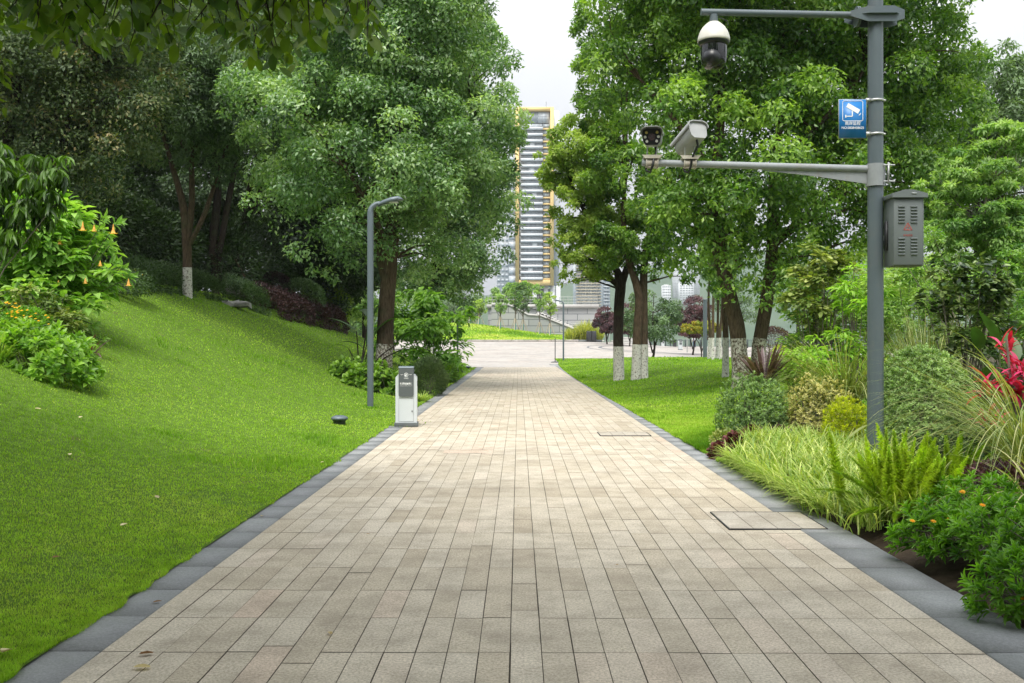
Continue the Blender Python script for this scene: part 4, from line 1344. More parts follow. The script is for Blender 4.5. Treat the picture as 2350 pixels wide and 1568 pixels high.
fr = []
for i in range(38):
    az_ = random.uniform(0, 6.28)
    fr.append((az_, random.uniform(.40, .74), random.uniform(.02, .38), random.uniform(-.15, .3), random.uniform(.044, .060), random.uniform(.55, 1.0), random.gauss(0, .13), random.gauss(0, .10)))
fr += [(3.5, .78, .75, .55, .032, .4), (3.9, .72, 1.2, .55, .03, .35), (2.9, .65, .9, .8, .03, .4), (4.3, .62, 1.25, .5, .03, .35), (3.2, .6, .4, .5, .034, .6)]
foxtail("foxtail_fern", "bright foxtail fern with upright plumes leaning over the kerb", G(2062, 8.0), fr)
foxtail("foxtail_fern", "smaller foxtail fern behind the first, before the large clipped shrub", G(2185, 9.0),
        [(random.uniform(0, 6.28), random.uniform(.45, .62), random.uniform(.1, .5), random.uniform(0, .35), .042, random.uniform(.25, .55)) for _ in range(14)])
# marigold like bushes
mg = [(2165, 6.75, .30, .33, "bushy green plant with orange daisies next to the fern"), (2285, 6.4, .34, .40, "bushy green plant with orange daisies in the middle of the group"),
      (2420, 6.0, .36, .40, "bushy green plant with orange daisies at the right border"), (2365, 5.35, .30, .32, "nearest bushy green plant with orange daisies at the right border"),
      (2250, 7.6, .36, .36, "bushy green plant with orange daisies under the arching grass"), (2385, 7.2, .34, .38, "rearmost bushy green plant at the right border")]
fls = [[(2094, 1196), (2142, 1197), (2180, 1192)], [(2208, 1130), (2255, 1160)], [(2345, 1282)], [(2349, 1375)], [(2210, 1128)], []]
for (x, Y, r, h, lab), fl in zip(mg, fls):
    o = shrub("daisy_bush", lab, G(x, Y), (r, r * .9, h), 0, .085, .024, M['marig'], 'l', "plant", "orange daisy bushes", ros=(115, 13), nst=40, open_=.95, tb=(.5, .2))
    for fx, fy in fl:
        flower(o, "flower", V(fx, fy, Y - r * .55), .022, M['orange'])
for k, (x, Y, r, h, mt, L_, lab) in enumerate([(2110, 13.6, .6, .7, 'darkleaf', .09, "dark low plant behind the large clipped shrub, close to the pole"), (2240, 13.2, .7, .8, 'midleaf', .08, "low leafy plant between the leathery shrub and the crimson plant"),
                                                (2180, 10.2, .45, .4, 'darkleaf', .07, "low dark plant between the small fern and the large clipped shrub"), (2290, 9.9, .5, .45, 'midleaf', .07, "low plant under the nearest arching grass"), (2010, 14.2, .4, .5, 'hyd', .09, "leafy green plant directly behind the pole's foot"),
                                                (2330, 12.6, .6, 1.2, 'darkleaf', .10, "dark bush behind the crimson plant at the right border"), (1990, 17.5, .9, 1.3, 'camphor_r', .09, "green bush behind the tall arching grass"), (2120, 18.5, 1.1, 1.5, 'midleaf', .10, "green bush behind the upright grass tuft")]):
    shrub("filler_plant", lab, G(x, Y), (r, r * .9, h), 0, L_, L_ * .42, M[mt], 'l' if r < .8 else 'd', "plant", None, ros=(260, 7), nst=14, tb=(.5, .2))
# --- left slope plants ------------------------------------------------------------------------------------
# trumpet flower shrub
g = G(120, 18)
root = thing("trumpet_shrub", "big light green shrub hung with apricot trumpet flowers on the left slope", "shrub", g)
fb, sb = MB(), MB()
lbs = lob(18, (60, 560, .95), (150, 620, .75), (130, 540, .6), (210, 660, .5, -.4), (40, 680, .8, -.5), (180, 720, .5, -.3), (230, 620, .4, -.2), (200, 530, .35, 0), (100, 480, .5), (240, 520, .2), (150, 700, .5, -.6))
C = clumps(fb, lbs, 130, 4200, .25, .125, .3, 'l', droop=.3, up=1.6, tb=(.62, .15, .15), out=True)
tips = np.array([tuple(V(x, y, 17.7)) for x, y in ((270, 510), (285, 615), (262, 600), (235, 780), (215, 745), (255, 560), (240, 500), (300, 635), (200, 790), (225, 700))])
rosettes(fb, tips, np.tile([[.8, -.1, .4]], (len(tips), 1)), 10, .22, .085, 'l', 1.1, tb=(.6, .12))
stemset(sb, g, list(C[rng.choice(len(C), 26, replace=False)]) + list(tips), .016)
fb.build("foliage", M['brug'], root)
sb.build("stem", M['stem'], root)
for x, y, s in ((190, 528, .8), (216, 530, .6), (260, 535, .85), (86, 530, .65), (137, 560, .65), (230, 610, .5), (295, 655, .65), (134, 655, .5), (196, 650, .5)):
    m = MB()
    p = V(x, y - 24 * s, 17.25)
    s *= .85
    m.lathe([(.006, 0), (.010, -.05 * s), (.018, -.11 * s), (.028, -.16 * s), (.05 * s, -.205 * s), (.085 * s, -.225 * s)], p, 12, .3)
    for k in range(5):
        a = k * 2 * PI / 5
        q = np.array([[p.x + .075 * s * math.cos(a), p.y + .075 * s * math.sin(a), p.z - .222 * s]])
        m.leaves(q, np.array([[math.cos(a), math.sin(a), .25]]), np.array([[0, 0, 1.]]), .05 * s, .06 * s, .9, 'd')
    m.build("flower", M['trumpet'], root, smooth=True)
bigshrub("long_leaf_shrub", "dark glossy long leaved branch in front of the trumpet flower shrub", G(-90, 13.5),
         lob(13.5, (80, 400, .34), (30, 450, .38), (100, 470, .28), (-20, 390, .4), (40, 530, .24), (120, 380, .22), (-10, 540, .3)), 62, 1500, .23, .055, M['brugdark'], 'l', droop=.9, tb=(.5, .28, .18), stems=3, out=False)
shrub("rosette_bush", "low bright green bush of glossy rosettes at the left border", G(70, 13.7) - Vector((0, 0, .22)), (1.0, .75, .82), 0, .155, .075, M['hyd'], 'l', "shrub", None, ros=(330, 9), nst=40, open_=1.05, tb=(.52, .18))
bigshrub("variegated_bush", "pale variegated bush between the golden flowers and trumpet shrub", G(95, 16.4), lob(16.4, (110, 715, .34), (70, 690, .3), (20, 690, .3), (150, 740, .25)), 40, 1300, .09, .05, M['vario'], 'o', tb=(.55, .2, .15))
g = G(60, 15.9)
root = thing("golden_flower_bush", "bush topped with many small golden flowers above the rosette bush", "plant", g)
m = MB()
c0 = V(52, 735, 15.9)
dome(m, c0, (.42, .3, .2), 1500, .06, .02, 'd', shell=.4)
m.build("foliage", M['marig'], root)
for k in range(46):
    x = random.uniform(5, 112)
    yv = 695 + (x - 5) * .38 + random.uniform(-10, 26)
    flower(root, "flower", V(x, yv, 15.6 + random.uniform(-.1, .1)), .028, M['yellowfl'], k=6)
tuft("pale_grass", "pale striped grass tuft at the left border below the rosette bush", G(-5, 13.2), 110, .5, .014, .4, 1.2, M['lir'], .12, 6)
tuft("dark_strap_plant", "dark strap leaved plant drooping under the trumpet shrub", G(208, 16.4), 22, .55, .04, .9, .9, M['plum'], .05, 6)
for k, (x, Y, lab) in enumerate([(250, 24.5, "low bush dotted with yellow flowers at the top of the slope near the trumpet shrub"), (275, 25.5, "second low bush dotted with yellow flowers farther up the slope")]):
    o = shrub("flower_dotted_bush", lab, G(x, Y), (.8, .7, .7), 2600, .07, .035, M['darkleaf'], amp=.14, seed=k + 30, tb=(.7, .2))
    for j in range(10):
        d = rdir(1)[0]
        flower(o, "flower", Vector(o.location) + Vector((d[0] * .7, -abs(d[1]) * .6, .35 + .3 * abs(d[2]))), .03, M['yellowfl'], k=6)


# hedge row on the crest: hedges are single things
def hedge(name, label, p0, p1, w, h, n, L, W, mat, tb=(.5, .22)):
    p0, p1 = Vector(p0), Vector(p1)
    m = MB()
    t = rng.random(n)
    d = (p1 - p0)
    side = Vector((-d.y, d.x, 0)).normalized()
    a = rng.uniform(-.15 * PI, 1.15 * PI, n)
    q = (.6 + .4 * rng.random(n) ** .5) * (1 + .14 * np.sin(t * 23) + .1 * np.sin(t * 57 + 1))
    cs, sn = np.sign(np.cos(a)) * np.abs(np.cos(a)) ** .6, np.sign(np.sin(a)) * np.abs(np.sin(a)) ** .7
    X = p0.x + d.x * t + side.x * cs * w * q
    Y = p0.y + d.y * t + side.y * cs * w * q
    endf = np.minimum(1, np.minimum(t, 1 - t) * 9 + .35)
    Z = H(X, Y) + np.maximum(-.05, h * .35 + sn * h * .65 * q * endf)
    o = np.stack([side.x * cs, side.y * cs, sn], 1)
    s = rng.uniform(.7, 1.2, n)
    m.leaves(np.stack([X, Y, Z], 1), o + rdir(n) * .6, o * .5 + np.array([0, 0, .6]) + rdir(n) * .4, L * s, W * s, np.clip(rng.normal(tb[0], tb[1], n), 0, 1))
    return tag(m.build(name, mat, None, p0), label, "hedge")


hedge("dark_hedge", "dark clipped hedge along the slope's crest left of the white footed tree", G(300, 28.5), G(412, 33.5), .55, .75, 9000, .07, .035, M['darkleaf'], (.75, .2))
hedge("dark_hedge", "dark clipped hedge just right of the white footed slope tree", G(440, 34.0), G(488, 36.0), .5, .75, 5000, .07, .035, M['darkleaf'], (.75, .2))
hedge("dark_hedge", "clipped green hedge block with tiny yellow flowers beside the pale rock", G(540, 37.5), G(592, 38.8), .6, .95, 7000, .07, .035, M['midleaf'], (.3, .2))
hedge("burgundy_hedge", "long burgundy hedge running down the slope's crest to the street lamp", G(598, 39.5), G(770, 49.0), .75, 1.0, 15000, .10, .055, M['burghedge'], (.6, .25))
shrub("clipped_ball", "round clipped green shrub above the burgundy hedge", G(690, 45.5), (1.15, 1.1, 1.7), 7000, .09, .045, M['midleaf'], amp=.05, seed=9, tb=(.45, .2))
shrub("clipped_ball", "round dark purple shrub above the burgundy hedge, left of the green ball", G(628, 45), (.95, .9, 1.5), 4200, .09, .045, M['burghedge'], amp=.05, seed=10, tb=(.25, .2))
shrub("pale_bush", "yellow green bush at the burgundy hedge's lower end under the dark foliage", G(748, 50), (1.1, .9, 1.7), 4200, .18, .05, M['lightleaf'], amp=.2, seed=12, tb=(.4, .25))
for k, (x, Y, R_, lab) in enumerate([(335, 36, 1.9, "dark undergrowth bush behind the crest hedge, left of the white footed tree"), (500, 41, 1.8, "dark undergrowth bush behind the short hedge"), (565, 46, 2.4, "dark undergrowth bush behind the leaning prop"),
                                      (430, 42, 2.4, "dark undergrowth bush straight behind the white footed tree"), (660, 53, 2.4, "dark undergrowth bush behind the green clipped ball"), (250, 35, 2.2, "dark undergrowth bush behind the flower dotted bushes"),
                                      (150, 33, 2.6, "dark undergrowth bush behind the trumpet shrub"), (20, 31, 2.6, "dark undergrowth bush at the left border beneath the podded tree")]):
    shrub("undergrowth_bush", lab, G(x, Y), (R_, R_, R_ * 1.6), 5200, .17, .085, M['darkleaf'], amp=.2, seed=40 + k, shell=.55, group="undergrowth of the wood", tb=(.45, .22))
# rock, leaning prop, low stone
g = G(525, 36.0)
m = MB()
for k, (dx, r) in enumerate(((0, .42), (.45, .34), (-.4, .28))):
    d = rdir(160, np.random.default_rng(k))
    a = np.linspace(0, 2 * PI, 17)[:-1]
    prof = [(r * 1.1, -.1), (r * 1.15, .03), (r * .95, .08), (r * .5, .10), (.01, .10)]
    sub = MB().lathe(prof, (g.x + dx, g.y - .2 + .1 * k, g.z), 11)
    v = sub.v[0]
    v += np.random.default_rng(5 + k).normal(0, .03, v.shape)
    m.add(v, sub.f[0])
tag(m.build("rock", M['rock'], None, g), "flat pale rocks at the crest between two hedge blocks", "rock")
g = G(590, 40.0)
m = MB()
m.tube([V(592, 690, 40.0), V(572, 655, 40.3), V(540, 595, 40.8)], [.045, .04, .035], 8)
tag(m.build("leaning_prop", M['bark'], None, V(592, 690, 40.0)), "thin wooden prop leaning left in the dark wood above the hedge block", "tree prop")
g = G(541, 41)
root = thing("stone_marker", "dark low stone block with a pale cap in the shaded wood", "stone block", g)
zt = V(541, 652, 41).z
MB().box((g.x, g.y, (g.z + zt) / 2 - .05), (.72, .4, zt - g.z)).build("body", M['rock'], root)
MB().box((g.x, g.y, zt + .0), (.78, .46, .07)).build("cap", M['pale_stone'], root)

# --- left bed round the big camphor ------------------------------------------------------------------------
for k, (x, Y, r, h, lab) in enumerate([(800, 28.0, .55, .62, "low clump of rounded bright leaves, leftmost before the camphor trunk"), (835, 26.6, .55, .62, "low clump of rounded bright leaves left of the near street lamp's foot"),
                                        (880, 26.0, .5, .6, "low clump of rounded bright leaves between the street lamp and the bin"), (858, 28.2, .5, .7, "low clump of rounded bright leaves right behind the street lamp")]):
    shrub("leafy_clump", lab, G(x, Y), (r, r * .9, h), 0, .20, .135, M['hosta'], 'o', "plant", "rounded leaf clumps before the camphor", ros=(70, 7), nst=16, open_=1.1, tb=(.5, .2))
tuft("dark_grass_tuft", "dark drooping grass tuft left of the camphor trunk", G(822, 29.2), 260, .95, .022, .3, 1.3, M['canna'], .25, 7, tb=(.5, .3))
tuft("dark_grass_tuft", "dark drooping grass tuft directly before the camphor trunk", G(858, 29.3), 200, .85, .022, .3, 1.3, M['canna'], .2, 7, tb=(.5, .3))
tuft("pale_tuft", "yellow green feathery tuft right of the camphor trunk", G(925, 29.5), 260, .8, .012, .2, .7, M['lir'], .3, 6, tb=(.3, .2))
tuft("pale_tuft", "small cream striped tuft behind the bin at the path's left kerb", G(965, 24.6), 170, .36, .014, .35, 1.1, M['lir'], .14, 6, tb=(.55, .2))
shrub("needle_bush", "soft grey green needle leaved bush overhanging the path's left kerb", G(985, 27.6), (.55, .7, .98), 9000, .085, .010, M['rosemary'], amp=.12, seed=15, shell=.4, out=1.0, tb=(.5, .2), droop=-.2)
g = G(825, 29.6)
root = thing("paddle_leaf_plant", "dark plant with a few huge paddle leaves left of the lamp post", "plant", g)
m, s_ = MB(), MB()
for x, y, a, L_, W_, ln, cu in ((818, 760, PI - .2, 1.05, .22, .95, .5), (842, 790, .3, 1.3, .5, .15, .35), (846, 730, 2.6, .7, .45, .5, 1.7), (860, 770, .2, 1.0, .4, .5, 1.0), (835, 800, PI, .8, .25, .9, 1.0), (800, 800, PI + .2, .55, .12, 1.0, .9), (925, 800, 0, .8, .3, .9, 1.3), (910, 790, -.3, .9, .3, .6, 1.2)):
    p = V(x, y, 29.6)
    m = MB()
    bigleaf(m, p, a, L_, W_, ln, cu, random.random(), .25)
    m.build("leaf", M['canna'], root, smooth=True)
    s_.tube([g, g.lerp(p, .6) + Vector((0, 0, .1)), p], [.03, .02, .014], 6)
s_.build("stem", M['barkdark'], root)
g = G(990, 41)
root = thing("broad_leaf_shrub", "tall broad leaved shrub spilling over the path's left side beyond the camphor", "shrub", g)
fb, sb = MB(), MB()
C = clumps(fb, lob(41, (960, 730, 1.3), (1010, 730, 1.1, -1), (990, 790, 1.2, -1.5), (1040, 790, .75, -1.5), (930, 700, .9), (1050, 830, .5, -2), (900, 790, 1.0), (1000, 850, .8, -2)), 90, 3000, .34, .17, .3, 'l', droop=.5, up=1.5, tb=(.5, .2, .17), out=True)
stemset(sb, g, C[rng.choice(len(C), 30, replace=False)], .02)
fb.build("foliage", M['brug'], root)
sb.build("stem", M['stem'], root)
for k, (x, Y, lab) in enumerate([(1035, 46, "low dark ground plant at the left bed's far corner"), (1015, 36, "low green ground plant under the broad leaved shrub by the kerb")]):
    shrub("ground_plant", lab, G(x, Y), (.6, .8, .6), 1600, .12, .06, M['hosta'] if k else M['midleaf'], 'd', "plant", amp=.15, seed=60 + k, tb=(.4, .2))

# ------------------------------------------------------------------ lettering helper
def lettering(text, size, mat, parent, loc, name="lettering", rx=PI / 2, align='CENTER', squeeze=1.0, bold=0.0):
    cu = bpy.data.curves.new(name, 'FONT')
    cu.body = text
    cu.size = size
    cu.align_x = align
    cu.align_y = 'CENTER'
    cu.offset = bold
    cu.extrude = .0006
    tmp = bpy.data.objects.new(name, cu)
    COL.objects.link(tmp)
    bpy.context.view_layer.update()
    me = bpy.data.meshes.new_from_object(tmp.evaluated_get(bpy.context.evaluated_depsgraph_get()))
    bpy.data.objects.remove(tmp)
    me.materials.clear()
    me.materials.append(mat)
    o = bpy.data.objects.new(name, me)
    COL.objects.link(o)
    o.parent = parent
    o.location = loc
    o.rotation_euler = (rx, 0, 0)
    o.scale = (squeeze, 1, 1)
    return o


# ------------------------------------------------------------------ surveillance pole and what hangs on it
PY = 11.5
gp = G(2009, PY)
px = gp.x
root = thing("camera_pole", "tall blue grey eight sided pole with two side arms at the bed", "pole", gp)
MB().tube([(px, PY, gp.z - .1), (px, PY, 7.4)], [.092, .082], 8, rot=PI / 8).build("pole", M['pole'], root)
MB().lathe([(.17, 0), (.17, .02), (.10, .025)], (px, PY, gp.z), 24).build("base_plate", M['pole'], root)
zu = V(1610, 33, PY).z
xa = V(1607, 33, PY).x
MB().tube([(px - .22, PY - .02, zu - .02), (xa, PY - .05, zu + .01)], .038, 14).build("arm", M['pole'], root, smooth=False)
br = MB()
x0, x1 = px - .32, px + .29
for ys in (-.115, .115):
    br.prism([(x0, zu + .0), (x0 + .2, zu + .055), (x1 - .12, zu + .06), (x1, zu + .01), (x1, zu - .09), (x1 - .1, zu - .12), (x0 + .2, zu - .12), (x0, zu - .06)], 'y', PY + ys - .006, PY + ys + .006)
br.prism([(x0, PY - .06), (x0 + .2, PY - .16), (x1 - .1, PY - .16), (x1, PY - .05), (x1, PY + .05), (x1 - .1, PY + .16), (x0 + .2, PY + .16), (x0, PY + .06)], 'z', zu - .035, zu - .024)
br.build("bracket", M['pole'], root)
fl = MB()
a = np.linspace(0, 2 * PI, 25)[:-1]
fl.prism([(PY + .115 * math.cos(t), zu - .03 + .115 * math.sin(t)) for t in a], 'x', px - .225, px - .213)
fl.prism([(PY + .115 * math.cos(t), zu - .03 + .115 * math.sin(t)) for t in a], 'x', px - .205, px - .193)
fl.build("flange", M['pole'], root)
zl0, zl1 = V(1990, 388, PY).z, V(1475, 374, PY).z
xl = V(1473, 374, PY).x
MB().tube([(px - .05, PY, zl0), (xl, PY - .02, zl1)], [.042, .040], 16).build("lower_arm", M['polelight'], root, smooth=True)
MB().prism([(px - .07, zl0 - .04), (px - 1.35, zl0 - .01), (px - .75, zl0 - .075), (px - .07, zl0 - .175)], 'y', PY - .008, PY + .008).build("gusset", M['polelight'], root)
MB().tube([(px, PY, zl0 - .2), (px, PY, zl0 + .055)], .108, 8, rot=PI / 8).build("sleeve", M['polelight'], root)
bo = MB()
for dz in (.03, -.155):
    bo.tube([(px + .06, PY - .09, zl0 + dz), (px + .19, PY - .09, zl0 + dz)], .009, 8)
    bo.box((px + .125, PY - .09, zl0 + dz), (.02, .03, .03))
bo.box((px + .115, PY - .085, zl0 - .06), (.012, .05, .24))
bo.build("bolt", M['galv'], root)

# dome camera
dx = V(1636, 60, PY).x
zc = V(1636, 50, PY).z
root = thing("dome_camera", "white hooded dome camera hanging from the upper arm", "security camera", (dx, PY - .05, zc))
MB().tube([(dx, PY - .05, zu - .02), (dx, PY - .05, zc - .06)], [.045, .05], 16).build("neck", M['pole'], root, smooth=True)
o = MB().lathe([(.001, -.02), (.06, -.022), (.095, -.05), (.10, -.055), (.13, -.085), (.158, -.13), (.176, -.18), (.184, -.22), (.186, -.245), (.180, -.25), (.001, -.25)], (dx, PY - .05, zc), 40).build("hood", M['camwhite'], root, smooth=True)
MB().lathe([(.178, -.246), (.178, -.262), (.168, -.280), (.152, -.295), (.001, -.295)], (dx, PY - .05, zc), 40).build("collar", M['black'], root, smooth=True)
MB().lathe([(.148, -.29), (.150, -.38), (.145, -.46), (.132, -.51), (.10, -.548), (.05, -.568), (.001, -.572)], (dx, PY - .05, zc), 40).build("housing", M['blackglass'], root, smooth=True)
MB().lathe([(.001, -.105), (.055, -.09), (.09, -.055), (.105, 0), (.09, .055), (.055, .09), (.001, .105)], (dx - .035, PY - .13, zc - .45), 28).build("lens_window", M['black'], root, smooth=True)
MB().tube([(dx + .05, PY - .05, zc + .04), (dx + .16, PY - .03, zc + .0), (dx + .17, PY - .03, zc - .05)], .006, 6).build("cable", M['black'], root)


def bullet(name, label, armx, armz, head, rz, pitch):
    """bullet camera: bracket on the arm, housing turned to rz and pitched"""
    root = thing(name, label, "security camera", (armx, PY - .02, armz), "bullet cameras on the lower arm")
    b = MB()
    b.box((armx, PY - .02, armz + .055), (.20, .12, .012))
    b.prism([(armx - .12, armz + .085), (armx + .12, armz + .085), (armx + .085, armz + .045), (armx - .085, armz + .045)], 'y', PY - .085, PY - .08)
    b.tube([(armx - .07, PY - .02, armz), (armx + .07, PY - .02, armz)], .050, 16)
    b.box((armx, PY - .02, armz - .05), (.15, .06, .012))
    for sx in (-.065, .065):
        b.box((armx + sx, PY - .02, armz), (.012, .11, .12))
    b.build("bracket", M['rusty'], root)
    head = Vector(head)
    l = MB()
    for sx in (-.055, .055):
        l.tube([(armx + sx, PY - .02, armz + .07), (head.x + sx, PY - .02, head.z - .06)], .007, 6)
    l.build("strut", M['galv'], root)
    R = Matrix.Rotation(rz, 3, 'Z') @ Matrix.Rotation(pitch, 3, 'X')

    def place(mb):
        for i in range(len(mb.v)):
            mb.v[i] = np.array([tuple(head + R @ Vector(p)) for p in mb.v[i]])
        return mb
    out = [(-.115, .045), (-.105, .085), (-.06, .105), (.06, .105), (.105, .085), (.115, .045), (.10, -.06), (.07, -.095), (-.07, -.095), (-.10, -.06)]
    place(MB().prism(out, 'y', -.14, .24)).build("body", M['camgrey'], root, bevel=.012)
    hood = [(-.125, .03), (-.128, .06), (-.112, .098), (-.065, .119), (.065, .119), (.112, .098), (.128, .06), (.125, .03), (.118, .03), (.119, .06), (.105, .09), (.06, .110), (-.06, .110), (-.105, .09), (-.119, .06), (-.118, .03)]
    hm = MB()
    n = len(hood)
    hm.add([(p[0], -.235 if p[1] > .08 else -.19, p[1]) for p in hood] + [(p[0], .27, p[1]) for p in hood], [(k, (k + 1) % n, n + (k + 1) % n, n + k) for k in range(n)])
    for e in (0, n):
        hm.add([(p[0], (-.235 if p[1] > .08 else -.19) if e == 0 else .27, p[1]) for p in hood], [(k, k + 1, n - 2 - k, n - 1 - k) for k in range(n // 2 - 1)])
    place(hm).build("hood", M['camgrey'], root)
    face = [(p[0] * .93, p[1] * .93) for p in out]
    fo = place(MB().prism(face, 'y', -.146, -.139)).build("face_plate", M['black'], root)

    def disc(cx, cz, r, mt, nm, dep=.006):
        a = np.linspace(0, 2 * PI, 19)[:-1]
        place(MB().prism([(cx + r * math.cos(t), cz + r * math.sin(t)) for t in a], 'y', -.146 - dep, -.145)).build(nm, mt, fo)
    disc(0, 0, .042, M['lensglass'], "lens", .012)
    for cx, cz, mt in ((-.06, .05, 'ledy'), (.06, .05, 'ledy'), (-.075, .0, 'ledw'), (.075, 0, 'ledw'), (-.055, -.048, 'ledw'), (.055, -.048, 'ledw')):
        disc(cx, cz, .016, M[mt], "led")
    c = MB()
    bk = head + R @ Vector((.02, .2, -.06))
    c.tube([bk, bk + Vector((.02, 0, -.10)), Vector((armx + .02, PY - .07, armz + .06)), Vector((armx + .0, PY - .09, armz - .05)), Vector((armx - .02, PY - .05, armz - .11)), Vector((armx - .06, PY - .03, armz - .09)), Vector((armx - .07, PY - .02, armz - .03))], .014, 8)
    c.build("cable", M['black'], root, smooth=True)
    return root


p1 = V(1495, 372, PY)
bullet("bullet_camera", "grey bullet camera facing the viewer at the lower arm's tip, its lamps showing", p1.x, zl1 - .005, V(1497, 316, PY), math.radians(-10), math.radians(8))
p2 = V(1582, 376, PY)
bullet("bullet_camera", "grey bullet camera turned away to the left, nearer the pole on the lower arm", p2.x, zl1 - .012, V(1580, 326, PY + .05), math.radians(-160), math.radians(22))

# blue sign
s0, s1 = V(1924, 318, PY - .05), V(1988, 228, PY - .05)
scx, scz, sw, sh = (s0.x + s1.x) / 2, (s0.z + s1.z) / 2, s1.x - s0.x, s1.z - s0.z
SY = PY - .06
root = thing("surveillance_sign", "blue sign with a white camera symbol strapped to the pole", "sign", (scx, SY, scz))
MB().box((scx, SY + .004, scz), (sw, .006, sh)).build("rim", M['galv'], root)
MB().box((scx, SY - .001, scz), (sw - .012, .005, sh - .012)).build("panel", M['signblue'], root)
yf = SY - .0050
pic = MB()
pw, pcz = sw * .72, scz + sh * .20


def wrect(mb, cx, cz, w, h, ang=0.0, d=.001):
    ca, sa = math.cos(ang), math.sin(ang)
    q = [(cx + x * ca - z * sa, cz + x * sa + z * ca) for x, z in ((-w / 2, -h / 2), (w / 2, -h / 2), (w / 2, h / 2), (-w / 2, h / 2))]
    mb.prism(q, 'y', yf - d, yf)


hw = pw / 2
for q in ((0, hw, pw, .006), (0, -hw, pw, .006)):
    wrect(pic, scx + q[0], pcz + q[1], q[2] - .02, q[3])
for q in (-hw, hw):
    wrect(pic, scx + q, pcz, .006, pw - .02)
for sx in (-1, 1):
    for sz_ in (-1, 1):
        wrect(pic, scx + sx * (hw - .006), pcz + sz_ * (hw - .006), .018, .006, -sx * sz_ * PI / 4)
wrect(pic, scx + .005, pcz + .028, .155, .052, -.52)
wrect(pic, scx + .075, pcz - .045, .02, .006, 1.0)
wrect(pic, scx + .085, pcz - .038, .03, .006, 1.0)
wrect(pic, scx - .005, pcz - .03, .012, .06)
wrect(pic, scx - .04, pcz - .062, .075, .010)
wrect(pic, scx - .08, pcz - .062, .012, .032)
pic.build("symbol", M['white'], root)
lettering("南岸监控", .047, M['white'], root, (0, -.0065, -sh * .125), squeeze=.95)
lettering("NO.0808438625", .038, M['white'], root, (0, -.0065, -sh * .235), squeeze=1.0)
st = MB()
for y in (232, 309):
    z = V(1990, y, PY).z
    st.lathe([(.094, -.013), (.0965, -.013), (.0965, .013), (.094, .013)], (px, PY, z), 24)
    st.box((px - .10, PY - .055, z), (.06, .02, .04))
    st.box((px + .098, PY - .02, z), (.02, .03, .022))
st.build("strap", M['galv'], root)

# control box
bz0, bz1 = V(2085, 612, PY - .15).z, V(2085, 458, PY - .15).z
bx0, bx1 = V(2051, 500, PY - .3).x, V(2121, 500, PY - .3).x
bcx, byf = (bx0 + bx1) / 2, PY - .30
root = thing("control_box", "grey louvred control box fixed to the right of the pole", "control box", (bcx, byf, bz0))
MB().box((bcx, byf + .16, (bz0 + bz1) / 2), (bx1 - bx0, .30, bz1 - bz0)).build("body", M['boxgrey'], root, bevel=.006)
MB().box((bcx - .012, byf + .004, (bz0 + bz1) / 2 - .005), (bx1 - bx0 - .026, .012, bz1 - bz0 - .03)).build("door", M['boxgrey'], root, bevel=.003)
rw = (bx1 - bx0) / 2 + .028
rf = MB()
rf.prism([(bcx - rw, bz1), (bcx - rw, bz1 + .045), (bcx - .06, bz1 + .088), (bcx + .04, bz1 + .088), (bcx + rw, bz1 + .045), (bcx + rw, bz1)], 'y', byf - .035, byf + .345)
ro = rf.build("roof", M['boxgrey'], root, bevel=.004)
MB().box((bcx + .045, byf - .037, bz1 + .045), (.055, .004, .022)).build("plate", M['polelight'], ro)
for bz in (bz1 - .10, bz0 + .305):
    for sx in (-.085, .055):
        for k in range(6):
            m = MB()
            z = bz - k * .0355
            m.prism([(byf - .014, z - .006), (byf - .016, z + .002), (byf - .003, z + .010), (byf - .003, z - .008)], 'x', bcx + sx - .036, bcx + sx + .036)
            m.build("louvre", M['boxgrey'], root)
tz = (bz0 + bz1) / 2 + .055
m = MB()


def bar(mb, p, q, w, y0, y1):
    p, q = Vector(p), Vector(q)
    d = (q - p).normalized() * (w * .4)
    n_ = Vector((-(q - p).y, (q - p).x)).normalized() * (w / 2)
    p, q = p - d, q + d
    mb.prism([tuple(p - n_), tuple(q - n_), tuple(q + n_), tuple(p + n_)], 'y', y0, y1)


A_, B_, C_ = (bcx - .058, tz - .035), (bcx + .032, tz - .035), (bcx - .013, tz + .043)
for a_, b_ in ((A_, B_), (B_, C_), (C_, A_)):
    bar(m, a_, b_, .009, byf - .0040, byf - .0025)
for a_, b_ in (((bcx - .006, tz + .015), (bcx - .02, tz - .008)), ((bcx - .02, tz - .008), (bcx - .006, tz - .006)), ((bcx - .006, tz - .006), (bcx - .014, tz - .027))):
    bar(m, a_, b_, .006, byf - .0040, byf - .0026)
m.build("warning_symbol", M['signred'], root)
lettering("有电危险", .026, M['signred'], root, (-.013, -.0042, tz - bz0 - .098))
m = MB()
m.box((bx0 - .012, byf + .20, (bz0 + bz1) / 2 - .03), (.022, .06, .33))
m.box((bx0 - .04, PY + .03, bz1 - .3), (.08, .05, .03))
m.box((bx0 - .04, PY + .03, bz0 + .3), (.08, .05, .03))
m.build("side_bracket", M['iron'], root)


